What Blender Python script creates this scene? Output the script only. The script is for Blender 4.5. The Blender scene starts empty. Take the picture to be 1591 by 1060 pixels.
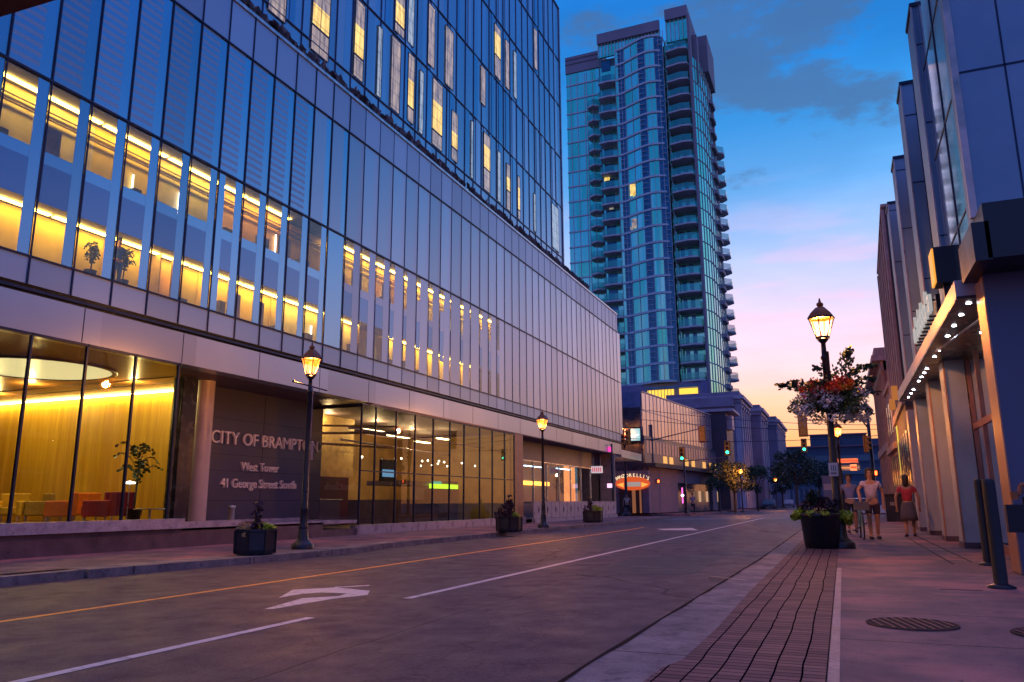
import bpy, math, random
from mathutils import Vector, Matrix
random.seed(7)
S = bpy.context.scene
COL = S.collection

# ---------------------------------------------------------------- camera
CW, CH, CF = 1591.0, 1060.0, 1205.0
CX, CY, EYE = 795.5, 530.0, 0.95
_d = Vector((1309-CX, -(778-CY), -CF)).normalized()          # the street's direction
_u = Vector((750-CX, 5400+CY, -CF)).normalized()
_u = (_u-_d*_u.dot(_d)).normalized()
_r = _d.cross(_u)
RM = Matrix((_r, _d, _u))                                    # camera space -> world
cam = bpy.data.cameras.new('camera')
cam.sensor_width = 36; cam.lens = 36*CF/CW; cam.clip_start = 0.05; cam.clip_end = 4000
camo = bpy.data.objects.new('camera', cam); COL.objects.link(camo)
M4 = RM.to_4x4(); M4.translation = Vector((0, 0, EYE)); camo.matrix_world = M4
S.camera = camo
def at(x, y, Y):                                             # a photo direction, met at street distance Y
    v = RM @ Vector((x-CX, -(y-CY), -CF)); t = Y/v.y
    return Vector((0, 0, EYE))+v*t
def dirpx(x, y):
    return (RM @ Vector((x-CX, -(y-CY), -CF))).normalized()

# ---------------------------------------------------------------- world
def lin(c):
    return tuple(((v/255)/12.92 if v/255 <= .04045 else ((v/255+.055)/1.055)**2.4) for v in c)+(1,)
W = bpy.data.worlds.new('World'); S.world = W; W.use_nodes = True
nt = W.node_tree; N = nt.nodes; L = nt.links; N.clear()
out = N.new('ShaderNodeOutputWorld'); bg = N.new('ShaderNodeBackground'); bg2 = N.new('ShaderNodeBackground'); add = N.new('ShaderNodeAddShader')
sky = N.new('ShaderNodeTexSky'); sky.sky_type = 'NISHITA'; sky.sun_disc = False
sky.sun_elevation = math.radians(1.5); sky.sun_rotation = math.radians(-8); sky.air_density = 1.5; sky.ozone_density = 3
bg2.inputs['Strength'].default_value = 0.05; L.new(sky.outputs[0], bg2.inputs[0])
tc = N.new('ShaderNodeTexCoord'); sep = N.new('ShaderNodeSeparateXYZ'); L.new(tc.outputs['Generated'], sep.inputs[0])
def ramp(stops, src):
    r = N.new('ShaderNodeValToRGB'); L.new(src, r.inputs[0]); e = r.color_ramp.elements
    while len(e) > 1: e.remove(e[-1])
    e[0].position = stops[0][0]; e[0].color = lin(stops[0][1])
    for p, c in stops[1:]:
        k = e.new(p); k.color = lin(c)
    return r
rs = ramp([(0, (242, 148, 90)), (.08, (251, 172, 116)), (.125, (251, 192, 158)), (.16, (250, 205, 216)), (.20, (234, 204, 234)), (.25, (192, 194, 238)),
           (.31, (145, 180, 236)), (.37, (84, 156, 222)), (.44, (36, 136, 212)), (.50, (6, 116, 196)), (.58, (0, 110, 198)), (.72, (95, 118, 212)), (.85, (150, 150, 228)), (1, (172, 160, 230))], sep.outputs['Z'])
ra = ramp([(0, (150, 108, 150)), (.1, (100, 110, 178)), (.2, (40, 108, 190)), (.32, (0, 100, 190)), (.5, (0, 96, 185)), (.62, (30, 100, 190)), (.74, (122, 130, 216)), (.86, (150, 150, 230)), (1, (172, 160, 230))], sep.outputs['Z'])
def dotdir(v):
    n = N.new('ShaderNodeVectorMath'); n.operation = 'DOT_PRODUCT'; L.new(tc.outputs['Generated'], n.inputs[0]); n.inputs[1].default_value = v; return n.outputs['Value']
def mrange(src, a, b, c=0, d=1, smooth=True):
    n = N.new('ShaderNodeMapRange'); n.interpolation_type = 'SMOOTHSTEP' if smooth else 'LINEAR'
    L.new(src, n.inputs[0]); n.inputs[1].default_value = a; n.inputs[2].default_value = b; n.inputs[3].default_value = c; n.inputs[4].default_value = d; return n.outputs[0]
def mathn(op, a, b):
    n = N.new('ShaderNodeMath'); n.operation = op
    for i, v in enumerate((a, b)):
        if isinstance(v, (int, float)): n.inputs[i].default_value = v
        else: L.new(v, n.inputs[i])
    return n.outputs[0]
def mixc(f, a, b, mode='MIX'):
    n = N.new('ShaderNodeMix'); n.data_type = 'RGBA'; n.blend_type = mode
    if isinstance(f, (int, float)): n.inputs[0].default_value = f
    else: L.new(f, n.inputs[0])
    for i, v in ((6, a), (7, b)):
        if isinstance(v, tuple): n.inputs[i].default_value = v
        else: L.new(v, n.inputs[i])
    return n.outputs[2]
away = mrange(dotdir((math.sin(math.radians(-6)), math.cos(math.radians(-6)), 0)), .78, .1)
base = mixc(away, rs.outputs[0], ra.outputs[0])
# soft streaks and clouds
mp = N.new('ShaderNodeMapping'); L.new(tc.outputs['Generated'], mp.inputs[0]); mp.inputs['Scale'].default_value = (1.6, 1.6, 5)
nz = N.new('ShaderNodeTexNoise'); L.new(mp.outputs[0], nz.inputs[0]); nz.inputs['Scale'].default_value = 2.2; nz.inputs['Detail'].default_value = 5; nz.inputs['Roughness'].default_value = .55
nz2 = N.new('ShaderNodeTexNoise'); mp2 = N.new('ShaderNodeMapping'); L.new(tc.outputs['Generated'], mp2.inputs[0]); mp2.inputs['Scale'].default_value = (3, 3, 7); L.new(mp2.outputs[0], nz2.inputs[0]); nz2.inputs['Scale'].default_value = 2.8; nz2.inputs['Detail'].default_value = 8; nz2.inputs['Roughness'].default_value = .62
pale = mrange(nz.outputs[0], .42, .72)
base = mixc(mathn('MULTIPLY', pale, .75), base, lin((225, 215, 240)), 'SOFT_LIGHT')
wv_ = N.new('ShaderNodeTexNoise'); mp3 = N.new('ShaderNodeMapping'); L.new(tc.outputs['Generated'], mp3.inputs[0]); mp3.inputs['Scale'].default_value = (2.2, 2.2, 11); mp3.inputs['Rotation'].default_value = (.12, .2, 0); L.new(mp3.outputs[0], wv_.inputs[0]); wv_.inputs['Scale'].default_value = 2.6; wv_.inputs['Detail'].default_value = 6
pinkm = mathn('MULTIPLY', mrange(wv_.outputs[0], .46, .66), mathn('MULTIPLY', mrange(sep.outputs['Z'], .05, .16), mrange(sep.outputs['Z'], .42, .2)))
base = mixc(mathn('MULTIPLY', pinkm, .42), base, lin((250, 190, 205)))
def blob(px, py, r0, r1): return mrange(dotdir(dirpx(px, py)), math.cos(math.radians(r0)), math.cos(math.radians(r1)))
b1 = blob(1165, 45, 9.5, 2); b2 = blob(1290, 175, 3.4, .6); b3 = blob(1000, -60, 9, 2); b4 = blob(1215, 110, 5, 1); b5 = blob(1348, 150, 3.2, .3)
bl = mathn('MAXIMUM', mathn('MAXIMUM', b1, mathn('MULTIPLY', b2, .8)), mathn('MAXIMUM', mathn('MULTIPLY', b3, .8), mathn('MAXIMUM', b4, mathn('MULTIPLY', b5, .7))))
cl = mrange(mathn('ADD', nz2.outputs[0], mathn('MULTIPLY', bl, .30)), .64, .80)
cl = mathn('MULTIPLY', cl, mrange(sep.outputs['Z'], .2, .4))
base = mixc(mathn('MULTIPLY', cl, .72), base, lin((62, 96, 140)))
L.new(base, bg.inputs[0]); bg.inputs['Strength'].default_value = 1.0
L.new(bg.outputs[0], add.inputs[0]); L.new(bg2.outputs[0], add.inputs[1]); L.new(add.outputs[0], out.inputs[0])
sun = bpy.data.lights.new('sunset_light', 'SUN'); sun.energy = 0.3; sun.angle = math.radians(45); sun.color = (1, .52, .4)
suno = bpy.data.objects.new('sunset_light', sun); COL.objects.link(suno)
suno.rotation_euler = (Vector((math.sin(math.radians(-8)), math.cos(math.radians(-8)), math.tan(math.radians(5))))).to_track_quat('Z', 'Y').to_euler()
S.view_settings.view_transform = 'Standard'; S.view_settings.look = 'None'; S.view_settings.exposure = 0.22; S.view_settings.gamma = 1
S.cycles.max_bounces = 6; S.cycles.transparent_max_bounces = 12; S.cycles.caustics_reflective = False; S.cycles.caustics_refractive = False; S.cycles.sample_clamp_indirect = 3

# ---------------------------------------------------------------- materials
MATS = {}
class NT:
    def __init__(s, name):
        s.m = bpy.data.materials.new(name); s.m.use_nodes = True; s.t = s.m.node_tree; s.n = s.t.nodes; s.l = s.t.links
        s.p = s.n['Principled BSDF']; s.o = s.n['Material Output']; s.tc = s.n.new('ShaderNodeTexCoord')
    def node(s, t, **k):
        n = s.n.new(t)
        for a, v in k.items(): setattr(n, a, v)
        return n
    def link(s, a, b): s.l.new(a, b)
    def vec(s, scale=(1, 1, 1), rot=(0, 0, 0), src='Object'):
        mp = s.node('ShaderNodeMapping'); s.link(s.tc.outputs[src], mp.inputs[0]); mp.inputs['Scale'].default_value = scale; mp.inputs['Rotation'].default_value = rot; return mp.outputs[0]
    def noise(s, scale, detail=4, v=None, rough=.55):
        n = s.node('ShaderNodeTexNoise'); n.inputs['Scale'].default_value = scale; n.inputs['Detail'].default_value = detail; n.inputs['Roughness'].default_value = rough
        s.link(v or s.vec(), n.inputs[0]); return n.outputs[0]
    def math(s, op, a, b=0):
        n = s.node('ShaderNodeMath', operation=op)
        for i, v in enumerate((a, b)):
            if isinstance(v, (int, float)): n.inputs[i].default_value = v
            else: s.link(v, n.inputs[i])
        return n.outputs[0]
    def rng(s, src, a, b, c=0., d=1.):
        n = s.node('ShaderNodeMapRange'); s.link(src, n.inputs[0])
        for i, v in enumerate((a, b, c, d)): n.inputs[i+1].default_value = v
        return n.outputs[0]
    def mix(s, f, a, b, mode='MIX'):
        n = s.node('ShaderNodeMix', data_type='RGBA', blend_type=mode)
        if isinstance(f, (int, float)): n.inputs[0].default_value = f
        else: s.link(f, n.inputs[0])
        for i, v in ((6, a), (7, b)):
            if isinstance(v, tuple): n.inputs[i].default_value = v if len(v) == 4 else v+(1,)
            else: s.link(v, n.inputs[i])
        return n.outputs[2]
    def bump(s, h, st=.3, dist=.01):
        b = s.node('ShaderNodeBump'); b.inputs['Strength'].default_value = st; b.inputs['Distance'].default_value = dist; s.link(h, b.inputs['Height']); s.link(b.outputs[0], s.p.inputs['Normal'])
def mat(name, col, rough=.6, metal=0., var=.25, scale=3., bump=0., spec=.5, emit=None, est=0., fine=None):
    if name in MATS: return MATS[name]
    k = NT(name); p = k.p
    n = k.noise(scale, 6)
    dark = tuple(c*(1-var) for c in col); lite = tuple(min(1, c*(1+var)) for c in col)
    c = k.mix(k.rng(n, .3, .7), dark, lite)
    if fine:
        c = k.mix(k.rng(k.noise(fine, 3), .35, .65, 0, .6), c, tuple(x*.55 for x in col))
    k.link(c, p.inputs['Base Color']); p.inputs['Metallic'].default_value = metal; p.inputs['Specular IOR Level'].default_value = spec
    k.link(k.rng(n, .3, .7, max(0, rough-.08), min(1, rough+.08)), p.inputs['Roughness'])
    if bump: k.bump(k.noise((fine or scale*8), 5), bump, .02)
    if emit: p.inputs['Emission Color'].default_value = emit+(1,); p.inputs['Emission Strength'].default_value = est
    MATS[name] = k.m; return k.m
def emis(name, col, st):
    if name in MATS: return MATS[name]
    k = NT(name); k.p.inputs['Base Color'].default_value = (.02, .02, .02, 1); k.p.inputs['Emission Color'].default_value = col+(1,); k.p.inputs['Emission Strength'].default_value = st; k.p.inputs['Roughness'].default_value = .4
    MATS[name] = k.m; return k.m
def glass(name, tint=(.9, .92, .95), refl=1.0, rough=0.0, ior=1.5):
    if name in MATS: return MATS[name]
    k = NT(name); k.n.remove(k.p)
    tr = k.node('ShaderNodeBsdfTransparent'); tr.inputs[0].default_value = tint+(1,)
    gl = k.node('ShaderNodeBsdfGlossy'); gl.inputs['Roughness'].default_value = rough; gl.inputs[0].default_value = (refl, refl, refl, 1)
    fr = k.node('ShaderNodeFresnel'); fr.inputs[0].default_value = ior
    mx = k.node('ShaderNodeMixShader'); k.link(fr.outputs[0], mx.inputs[0]); k.link(tr.outputs[0], mx.inputs[1]); k.link(gl.outputs[0], mx.inputs[2]); k.link(mx.outputs[0], k.o.inputs[0])
    MATS[name] = k.m; return k.m
def panelglass(name, col, rough, metal, stripes=0., period=1.02, wob=.02):
    k = NT(name); p = k.p
    cell = k.node('ShaderNodeTexWhiteNoise', noise_dimensions='1D'); sp = k.node('ShaderNodeSeparateXYZ'); k.link(k.tc.outputs['Object'], sp.inputs[0])
    k.link(k.math('FLOOR', k.math('DIVIDE', k.math('SUBTRACT', sp.outputs['Y'], 9.53), period)), cell.inputs['W'])
    c = k.mix(k.rng(cell.outputs[0], 0, 1, .0, 1.), tuple(x*.86 for x in col), tuple(min(1, x*1.1) for x in col))
    if stripes:
        w = k.math('FRACT', k.math('MULTIPLY', sp.outputs['Z'], 4.6)); s_ = k.math('GREATER_THAN', w, .55)
        c = k.mix(k.math('MULTIPLY', s_, stripes), c, tuple(x*.35+.12 for x in col))
        k.link(k.rng(s_, 0, 1, rough, rough+.3), p.inputs['Roughness'])
    else: p.inputs['Roughness'].default_value = rough
    k.link(c, p.inputs['Base Color']); p.inputs['Metallic'].default_value = metal
    k.bump(k.noise(.7, 2), wob*5, .02)
    MATS[name] = k.m; return k.m
M = {}
def build_mats():
    g = M
    # asphalt
    k = NT('asphalt'); n1 = k.noise(.35, 5); n2 = k.noise(38, 4, rough=.8); n3 = k.noise(2.5, 6); n5 = k.noise(11, 5, k.vec((1, .25, 1)), .7)
    c = k.mix(k.rng(n1, .3, .7), (.040, .027, .050), (.066, .043, .070)); c = k.mix(k.rng(n2, .35, .7, 0, .55), c, (.19, .14, .18)); c = k.mix(k.rng(n3, .55, .75, 0, .3), c, (.03, .022, .036)); c = k.mix(k.rng(n5, .5, .68, 0, .5), c, (.035, .024, .036)); c = k.mix(k.rng(k.noise(90, 2, rough=.9), .62, .72, 0, .6), c, (.34, .27, .29))
    nt2 = k.node('ShaderNodeTexNoise'); nt2.inputs['Scale'].default_value = .8; k.link(k.vec(), nt2.inputs[0])
    spx = k.node('ShaderNodeSeparateXYZ'); k.link(k.tc.outputs['Object'], spx.inputs[0]); lane = k.math('ABSOLUTE', k.math('SUBTRACT', k.math('FRACT', k.math('DIVIDE', k.math('ADD', spx.outputs['X'], 1.6), 1.75)), .5)); c = k.mix(k.rng(lane, .2, .5, 0, .35), c, (.10, .075, .10))
    seam = k.math('LESS_THAN', k.math('ABSOLUTE', k.math('ADD', k.math('ADD', spx.outputs['X'], 3.4), k.math('MULTIPLY', n1, .5))), .012); tar = k.node('ShaderNodeTexVoronoi', feature='DISTANCE_TO_EDGE'); tar.inputs['Scale'].default_value = .11; wv2 = k.node('ShaderNodeVectorMath', operation='ADD'); k.link(k.vec(), wv2.inputs[0]); k.link(nt2.outputs[1], wv2.inputs[1]); k.link(wv2.outputs[0], tar.inputs[0]); c = k.mix(k.math('MULTIPLY', k.math('LESS_THAN', tar.outputs[0], .0035), .75), c, (.012, .009, .014))
    c = k.mix(k.math('MULTIPLY', seam, .8), c, (.012, .009, .014))
    # cracks
    vo = k.node('ShaderNodeTexVoronoi', feature='DISTANCE_TO_EDGE'); vo.inputs['Scale'].default_value = .28
    wv = k.node('ShaderNodeVectorMath', operation='ADD'); nn = k.node('ShaderNodeTexNoise'); nn.inputs['Scale'].default_value = 1.6; k.link(k.vec(), nn.inputs[0]); k.link(k.vec(), wv.inputs[0]); k.link(nn.outputs[1], wv.inputs[1]); k.link(wv.outputs[0], vo.inputs[0])
    c = k.mix(k.math('MULTIPLY', k.math('LESS_THAN', vo.outputs[0], .0035), .45), c, (.02, .014, .02))
    k.link(c, k.p.inputs['Base Color']); k.link(k.rng(n3, .3, .7, .48, .72), k.p.inputs['Roughness']); k.p.inputs['Specular IOR Level'].default_value = .22; k.bump(n2, .9, .012); g['asphalt'] = k.m
    # concrete pavement
    k = NT('concrete_slabs'); n1 = k.noise(1.1, 6); n2 = k.noise(45, 4); n4 = k.noise(5, 5)
    sp = k.node('ShaderNodeSeparateXYZ'); k.link(k.tc.outputs['Object'], sp.inputs[0])
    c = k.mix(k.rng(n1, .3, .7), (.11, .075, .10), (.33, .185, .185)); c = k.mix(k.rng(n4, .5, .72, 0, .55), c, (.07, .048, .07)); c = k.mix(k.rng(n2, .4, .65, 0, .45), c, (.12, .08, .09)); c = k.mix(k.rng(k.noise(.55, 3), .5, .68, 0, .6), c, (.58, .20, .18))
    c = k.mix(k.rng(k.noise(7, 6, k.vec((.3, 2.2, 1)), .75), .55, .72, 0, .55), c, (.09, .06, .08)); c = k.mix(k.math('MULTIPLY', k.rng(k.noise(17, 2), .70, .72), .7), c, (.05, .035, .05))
    jx = k.math('LESS_THAN', k.math('FRACT', k.math('DIVIDE', sp.outputs['Y'], 1.55)), .014); c = k.mix(jx, c, (.02, .014, .02))
    k.link(c, k.p.inputs['Base Color']); k.p.inputs['Roughness'].default_value = .72; k.p.inputs['Specular IOR Level'].default_value = .2; k.bump(n2, .5, .01); g['concrete'] = k.m
    k = NT('kerb_concrete'); n1 = k.noise(2, 6); n2 = k.noise(50, 4); sp = k.node('ShaderNodeSeparateXYZ'); k.link(k.tc.outputs['Object'], sp.inputs[0])
    c = k.mix(k.rng(n1, .3, .7), (.15, .12, .14), (.36, .28, .28)); c = k.mix(k.rng(n2, .4, .7, 0, .4), c, (.12, .09, .11)); c = k.mix(k.rng(k.noise(6, 6, None, .75), .5, .66, 0, .65), c, (.055, .042, .06))
    c = k.mix(k.math('LESS_THAN', k.math('FRACT', k.math('DIVIDE', sp.outputs['Y'], 2.6)), .008), c, (.03, .025, .03))
    k.link(c, k.p.inputs['Base Color']); k.p.inputs['Roughness'].default_value = .75; k.p.inputs['Specular IOR Level'].default_value = .2; k.bump(n2, .5, .01); g['kerb'] = k.m
    # brick pavers
    k = NT('brick_pavers'); wob = k.node('ShaderNodeTexNoise'); wob.inputs['Scale'].default_value = .9; k.link(k.vec(), wob.inputs[0])
    sp = k.node('ShaderNodeSeparateXYZ'); k.link(k.tc.outputs['Object'], sp.inputs[0])
    xx = k.math('ADD', sp.outputs['X'], k.math('MULTIPLY', k.math('SUBTRACT', wob.outputs[0], .5), .045))
    yy = k.math('ADD', sp.outputs['Y'], k.math('MULTIPLY', k.math('SUBTRACT', wob.outputs[0], .5), .05))
    cx = k.math('DIVIDE', xx, .148); cy = k.math('DIVIDE', yy, .092)
    fx = k.math('FRACT', cx); fy = k.math('FRACT', cy)
    jx = k.math('LESS_THAN', fx, .075); jy = k.math('LESS_THAN', fy, .13)
    wn = k.node('ShaderNodeTexWhiteNoise', noise_dimensions='2D'); cb = k.node('ShaderNodeCombineXYZ'); k.link(k.math('FLOOR', cx), cb.inputs[0]); k.link(k.math('FLOOR', cy), cb.inputs[1]); k.link(cb.outputs[0], wn.inputs[0])
    c = k.mix(wn.outputs[0], (.12, .055, .065), (.25, .125, .125)); c = k.mix(k.rng(k.noise(1.5, 5), .45, .7, 0, .5), c, (.13, .075, .09)); c = k.mix(k.rng(k.noise(40, 4), .4, .7, 0, .3), c, (.08, .04, .05))
    c = k.mix(k.math('MULTIPLY', jy, .8), c, (.018, .011, .017)); c = k.mix(jx, c, (.006, .004, .008))
    k.link(c, k.p.inputs['Base Color']); k.p.inputs['Roughness'].default_value = .7; k.link(k.math('SUBTRACT', .2, k.math('MULTIPLY', k.math('MAXIMUM', jx, jy), .2)), k.p.inputs['Specular IOR Level'])
    k.bump(k.math('SUBTRACT', 1, k.math('MAXIMUM', jx, k.math('MULTIPLY', jy, .5))), .6, .01); g['paver'] = k.m
    def paint(name, col):
        k = NT(name); n = k.noise(9, 6, rough=.7); c = k.mix(k.rng(n, .52, .68, 0, .8), col, (.10, .075, .09)); k.link(c, k.p.inputs['Base Color']); k.p.inputs['Roughness'].default_value = .6; return k.m
    g['white_paint'] = paint('white_road_paint', (.62, .55, .60)); g['yellow_paint'] = paint('yellow_road_paint', (.95, .36, .06))
    # curtain walls
    g['cw'] = panelglass('curtain_panel', (.25, .43, .58), .2, .85)
    g['cw_stripe'] = panelglass('fritted_panel', (.26, .40, .55), .22, .82, stripes=.28)
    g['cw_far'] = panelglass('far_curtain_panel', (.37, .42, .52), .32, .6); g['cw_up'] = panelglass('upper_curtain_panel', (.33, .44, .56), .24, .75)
    g['cw_soft'] = panelglass('soft_metal_panel', (.31, .40, .53), .42, .7, period=1.02)
    g['fascia'] = panelglass('fascia_panel', (.37, .43, .55), .30, .6, period=2.9)
    g['mull'] = mat('mullion_dark', (.02, .03, .07), .4, .6)
    g['mull2'] = mat('mullion_blue', (.07, .10, .19), .4, .6); g['alu'] = mat('aluminium', (.5, .52, .56), .32, .8)
    g['clear'] = glass('clear_glass'); g['shop'] = glass('shop_glass', (.82, .85, .88), 1.0, 0, 1.55)
    g['office'] = glass('office_glass', (.84, .87, .92), 1.0, .02, 1.75)
    # wood
    k = NT('wood_wall'); sp = k.node('ShaderNodeSeparateXYZ'); k.link(k.tc.outputs['Object'], sp.inputs[0])
    q = k.math('ADD', sp.outputs['X'], sp.outputs['Y']); cell = k.node('ShaderNodeTexWhiteNoise', noise_dimensions='1D'); k.link(k.math('FLOOR', k.math('DIVIDE', q, .16)), cell.inputs['W'])
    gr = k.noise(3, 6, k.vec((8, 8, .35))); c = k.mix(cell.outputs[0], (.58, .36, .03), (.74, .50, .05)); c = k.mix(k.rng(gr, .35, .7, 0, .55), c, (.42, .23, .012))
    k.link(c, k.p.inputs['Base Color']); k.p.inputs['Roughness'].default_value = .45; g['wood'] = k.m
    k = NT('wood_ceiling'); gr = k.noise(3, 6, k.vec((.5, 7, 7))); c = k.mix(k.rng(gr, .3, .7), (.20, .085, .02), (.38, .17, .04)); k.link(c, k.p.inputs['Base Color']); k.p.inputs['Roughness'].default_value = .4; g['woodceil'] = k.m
    g['cream'] = mat('cream_wall', (.62, .45, .20), .6, 0, .15, 1.2)
    g['officewall'] = mat('office_wall', (.74, .52, .09), .6, 0, .25, .9)
    g['plum'] = mat('plum_panel', (.048, .050, .105), .38, 0, .12, 1.5)
    g['stone_dark'] = mat('dark_granite', (.11, .075, .11), .35, 0, .3, 3, fine=30)
    g['stone_white'] = mat('pale_stone', (.36, .33, .42), .3, 0, .25, 3, fine=25)
    g['soffit'] = mat('soffit_panel', (.13, .09, .10), .5, 0, .15, 1)
    g['black'] = mat('black_metal', (.016, .016, .028), .38, .5, .3, 6)
    g['blackpole'] = mat('pole_paint', (.022, .02, .035), .34, .4, .3, 5)
    g['planter'] = mat('planter_plastic', (.012, .016, .03), .36, 0, .3, 4)
    g['lampglass'] = emis('lamp_glass', (1, .55, .09), 7.5)
    g['lampcore'] = emis('lamp_core', (1, .86, .5), 16)
    g['soil'] = mat('soil', (.03, .02, .015), .9)
    g['column'] = mat('column_stone', (.36, .31, .34), .45, 0, .15, 1.5)
build_mats()

# ---------------------------------------------------------------- mesh helpers
class MB:
    def __init__(s): s.v = []; s.f = []; s.sm = []
    def add(s, vs, fs, smooth=False):
        o = len(s.v); s.v += [tuple(v) for v in vs]; s.f += [tuple(i+o for i in f) for f in fs]; s.sm += [smooth]*len(fs); return s
    def box(s, x0, x1, y0, y1, z0, z1):
        if x0 > x1: x0, x1 = x1, x0
        if y0 > y1: y0, y1 = y1, y0
        if z0 > z1: z0, z1 = z1, z0
        v = [(x, y, z) for z in (z0, z1) for y in (y0, y1) for x in (x0, x1)]
        return s.add(v, [(0, 2, 3, 1), (4, 5, 7, 6), (0, 1, 5, 4), (2, 6, 7, 3), (0, 4, 6, 2), (1, 3, 7, 5)])
    def obox(s, c, sz, rz=0, rx=0, ry=0):
        R_ = Matrix.Rotation(rz, 3, 'Z') @ Matrix.Rotation(ry, 3, 'Y') @ Matrix.Rotation(rx, 3, 'X'); c = Vector(c)
        v = [c+R_ @ Vector((x*sz[0]/2, y*sz[1]/2, z*sz[2]/2)) for z in (-1, 1) for y in (-1, 1) for x in (-1, 1)]
        return s.add(v, [(0, 2, 3, 1), (4, 5, 7, 6), (0, 1, 5, 4), (2, 6, 7, 3), (0, 4, 6, 2), (1, 3, 7, 5)])
    def quad(s, *p): return s.add(p, [tuple(range(len(p)))])
    def cyl(s, a, b, r0, r1=None, n=10, caps=True, smooth=True):
        a = Vector(a); b = Vector(b); r1 = r0 if r1 is None else r1; d = (b-a).normalized(); t = Vector((0, 0, 1)) if abs(d.z) < .9 else Vector((1, 0, 0)); u = d.cross(t).normalized(); w = d.cross(u)
        ring = lambda c, r: [c+(u*math.cos(2*math.pi*i/n)+w*math.sin(2*math.pi*i/n))*r for i in range(n)]
        s.add(ring(a, r0)+ring(b, r1), [(i, i+n, (i+1) % n+n, (i+1) % n) for i in range(n)], smooth)
        if caps:
            s.add(ring(a, r0), [tuple(range(n))]); s.add(ring(b, r1), [tuple(reversed(range(n)))])
        return s
    def tube(s, pts, r, n=8):
        for a, b in zip(pts[:-1], pts[1:]): s.cyl(a, b, r, r, n)
        return s
    def lathe(s, prof, c=(0, 0, 0), n=16, smooth=True, rot=0):
        vs = []; fs = []
        for r, z in prof:
            for i in range(n):
                a = 2*math.pi*i/n+rot; vs.append((c[0]+r*math.cos(a), c[1]+r*math.sin(a), c[2]+z))
        for j in range(len(prof)-1):
            for i in range(n): fs.append((j*n+i, j*n+(i+1) % n, (j+1)*n+(i+1) % n, (j+1)*n+i))
        return s.add(vs, fs, smooth)
    def prism(s, poly, z0, z1):
        n = len(poly); v = [(x, y, z0) for x, y in poly]+[(x, y, z1) for x, y in poly]
        return s.add(v, [tuple(reversed(range(n))), tuple(range(n, 2*n))]+[(i, (i+1) % n, (i+1) % n+n, i+n) for i in range(n)])
    def leaf(s, c, sz, d=None):
        c = Vector(c); d = d or Vector((random.gauss(0, 1), random.gauss(0, 1), random.gauss(0, 1))).normalized()
        t = Vector((random.gauss(0, 1), random.gauss(0, 1), random.gauss(0, 1))); u = d.cross(t).normalized()*sz*.36
        return s.add([c-d*sz*.5, c+u, c+d*sz*.5, c-u], [(0, 1, 2, 3)])
    def each(s, name, m, parent=None, per=6, cap=100):
        n = len(s.f)//per; nv = len(s.v)//n
        for i in range(min(n, cap)):
            q = MB(); q.v = s.v[i*nv:(i+1)*nv]; q.f = [tuple(j-i*nv for j in f) for f in s.f[i*per:(i+1)*per]]; q.sm = s.sm[i*per:(i+1)*per]; q.build(name, m, parent)
        if n > cap:
            q = MB(); q.v = s.v[cap*nv:]; q.f = [tuple(j-cap*nv for j in f) for f in s.f[cap*per:]]; q.sm = s.sm[cap*per:]; o = q.build(name, m, parent); o['kind'] = 'stuff'
    def build(s, name, m, parent=None, loc=(0, 0, 0), rz=0):
        me = bpy.data.meshes.new(name); me.from_pydata(s.v, [], s.f); me.materials.append(m if not isinstance(m, str) else M[m])
        me.polygons.foreach_set('use_smooth', s.sm); me.update()
        o = bpy.data.objects.new(name, me); COL.objects.link(o); o.location = loc; o.rotation_euler.z = rz
        if parent: o.parent = parent
        return o
def tag(o, label, cat, group=None):
    o['label'] = label; o['category'] = cat
    if group: o['group'] = group
    return o
def empty(name, loc, label, cat, group=None, rz=0, s=1.):
    o = bpy.data.objects.new(name, None); COL.objects.link(o); o.location = loc; o.rotation_euler.z = rz; o.scale = (s, s, s); o.empty_display_size = .2
    return tag(o, label, cat, group)
def struct(o): o['kind'] = 'structure'; return o
def dup(root, loc, label, rz=None, s=None, group=None):
    r = root.copy(); COL.objects.link(r); r.location = loc; r['label'] = label
    if rz is not None: r.rotation_euler.z = rz
    if s: r.scale = (s, s, s)
    if group: r['group'] = group
    def rec(a, b):
        for ch in list(a.children):
            c = ch.copy(); COL.objects.link(c); c.parent = b; rec(ch, c)
    rec(root, r); return r
def text_obj(name, body, size, mt, parent, loc, rot, ext=.02, align='LEFT', sx=1.):
    cu = bpy.data.curves.new(name+'_c', 'FONT'); cu.body = body; cu.size = size; cu.extrude = ext; cu.align_x = align; cu.resolution_u = 3
    o = bpy.data.objects.new(name+'_t', cu); COL.objects.link(o); dg = bpy.context.evaluated_depsgraph_get(); me = bpy.data.meshes.new_from_object(o.evaluated_get(dg)); bpy.data.objects.remove(o)
    me.materials.clear(); me.materials.append(mt); o = bpy.data.objects.new(name, me); COL.objects.link(o); o.location = loc; o.rotation_euler = rot; o.scale = (sx, 1, 1)
    if parent: o.parent = parent
    return o
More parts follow.
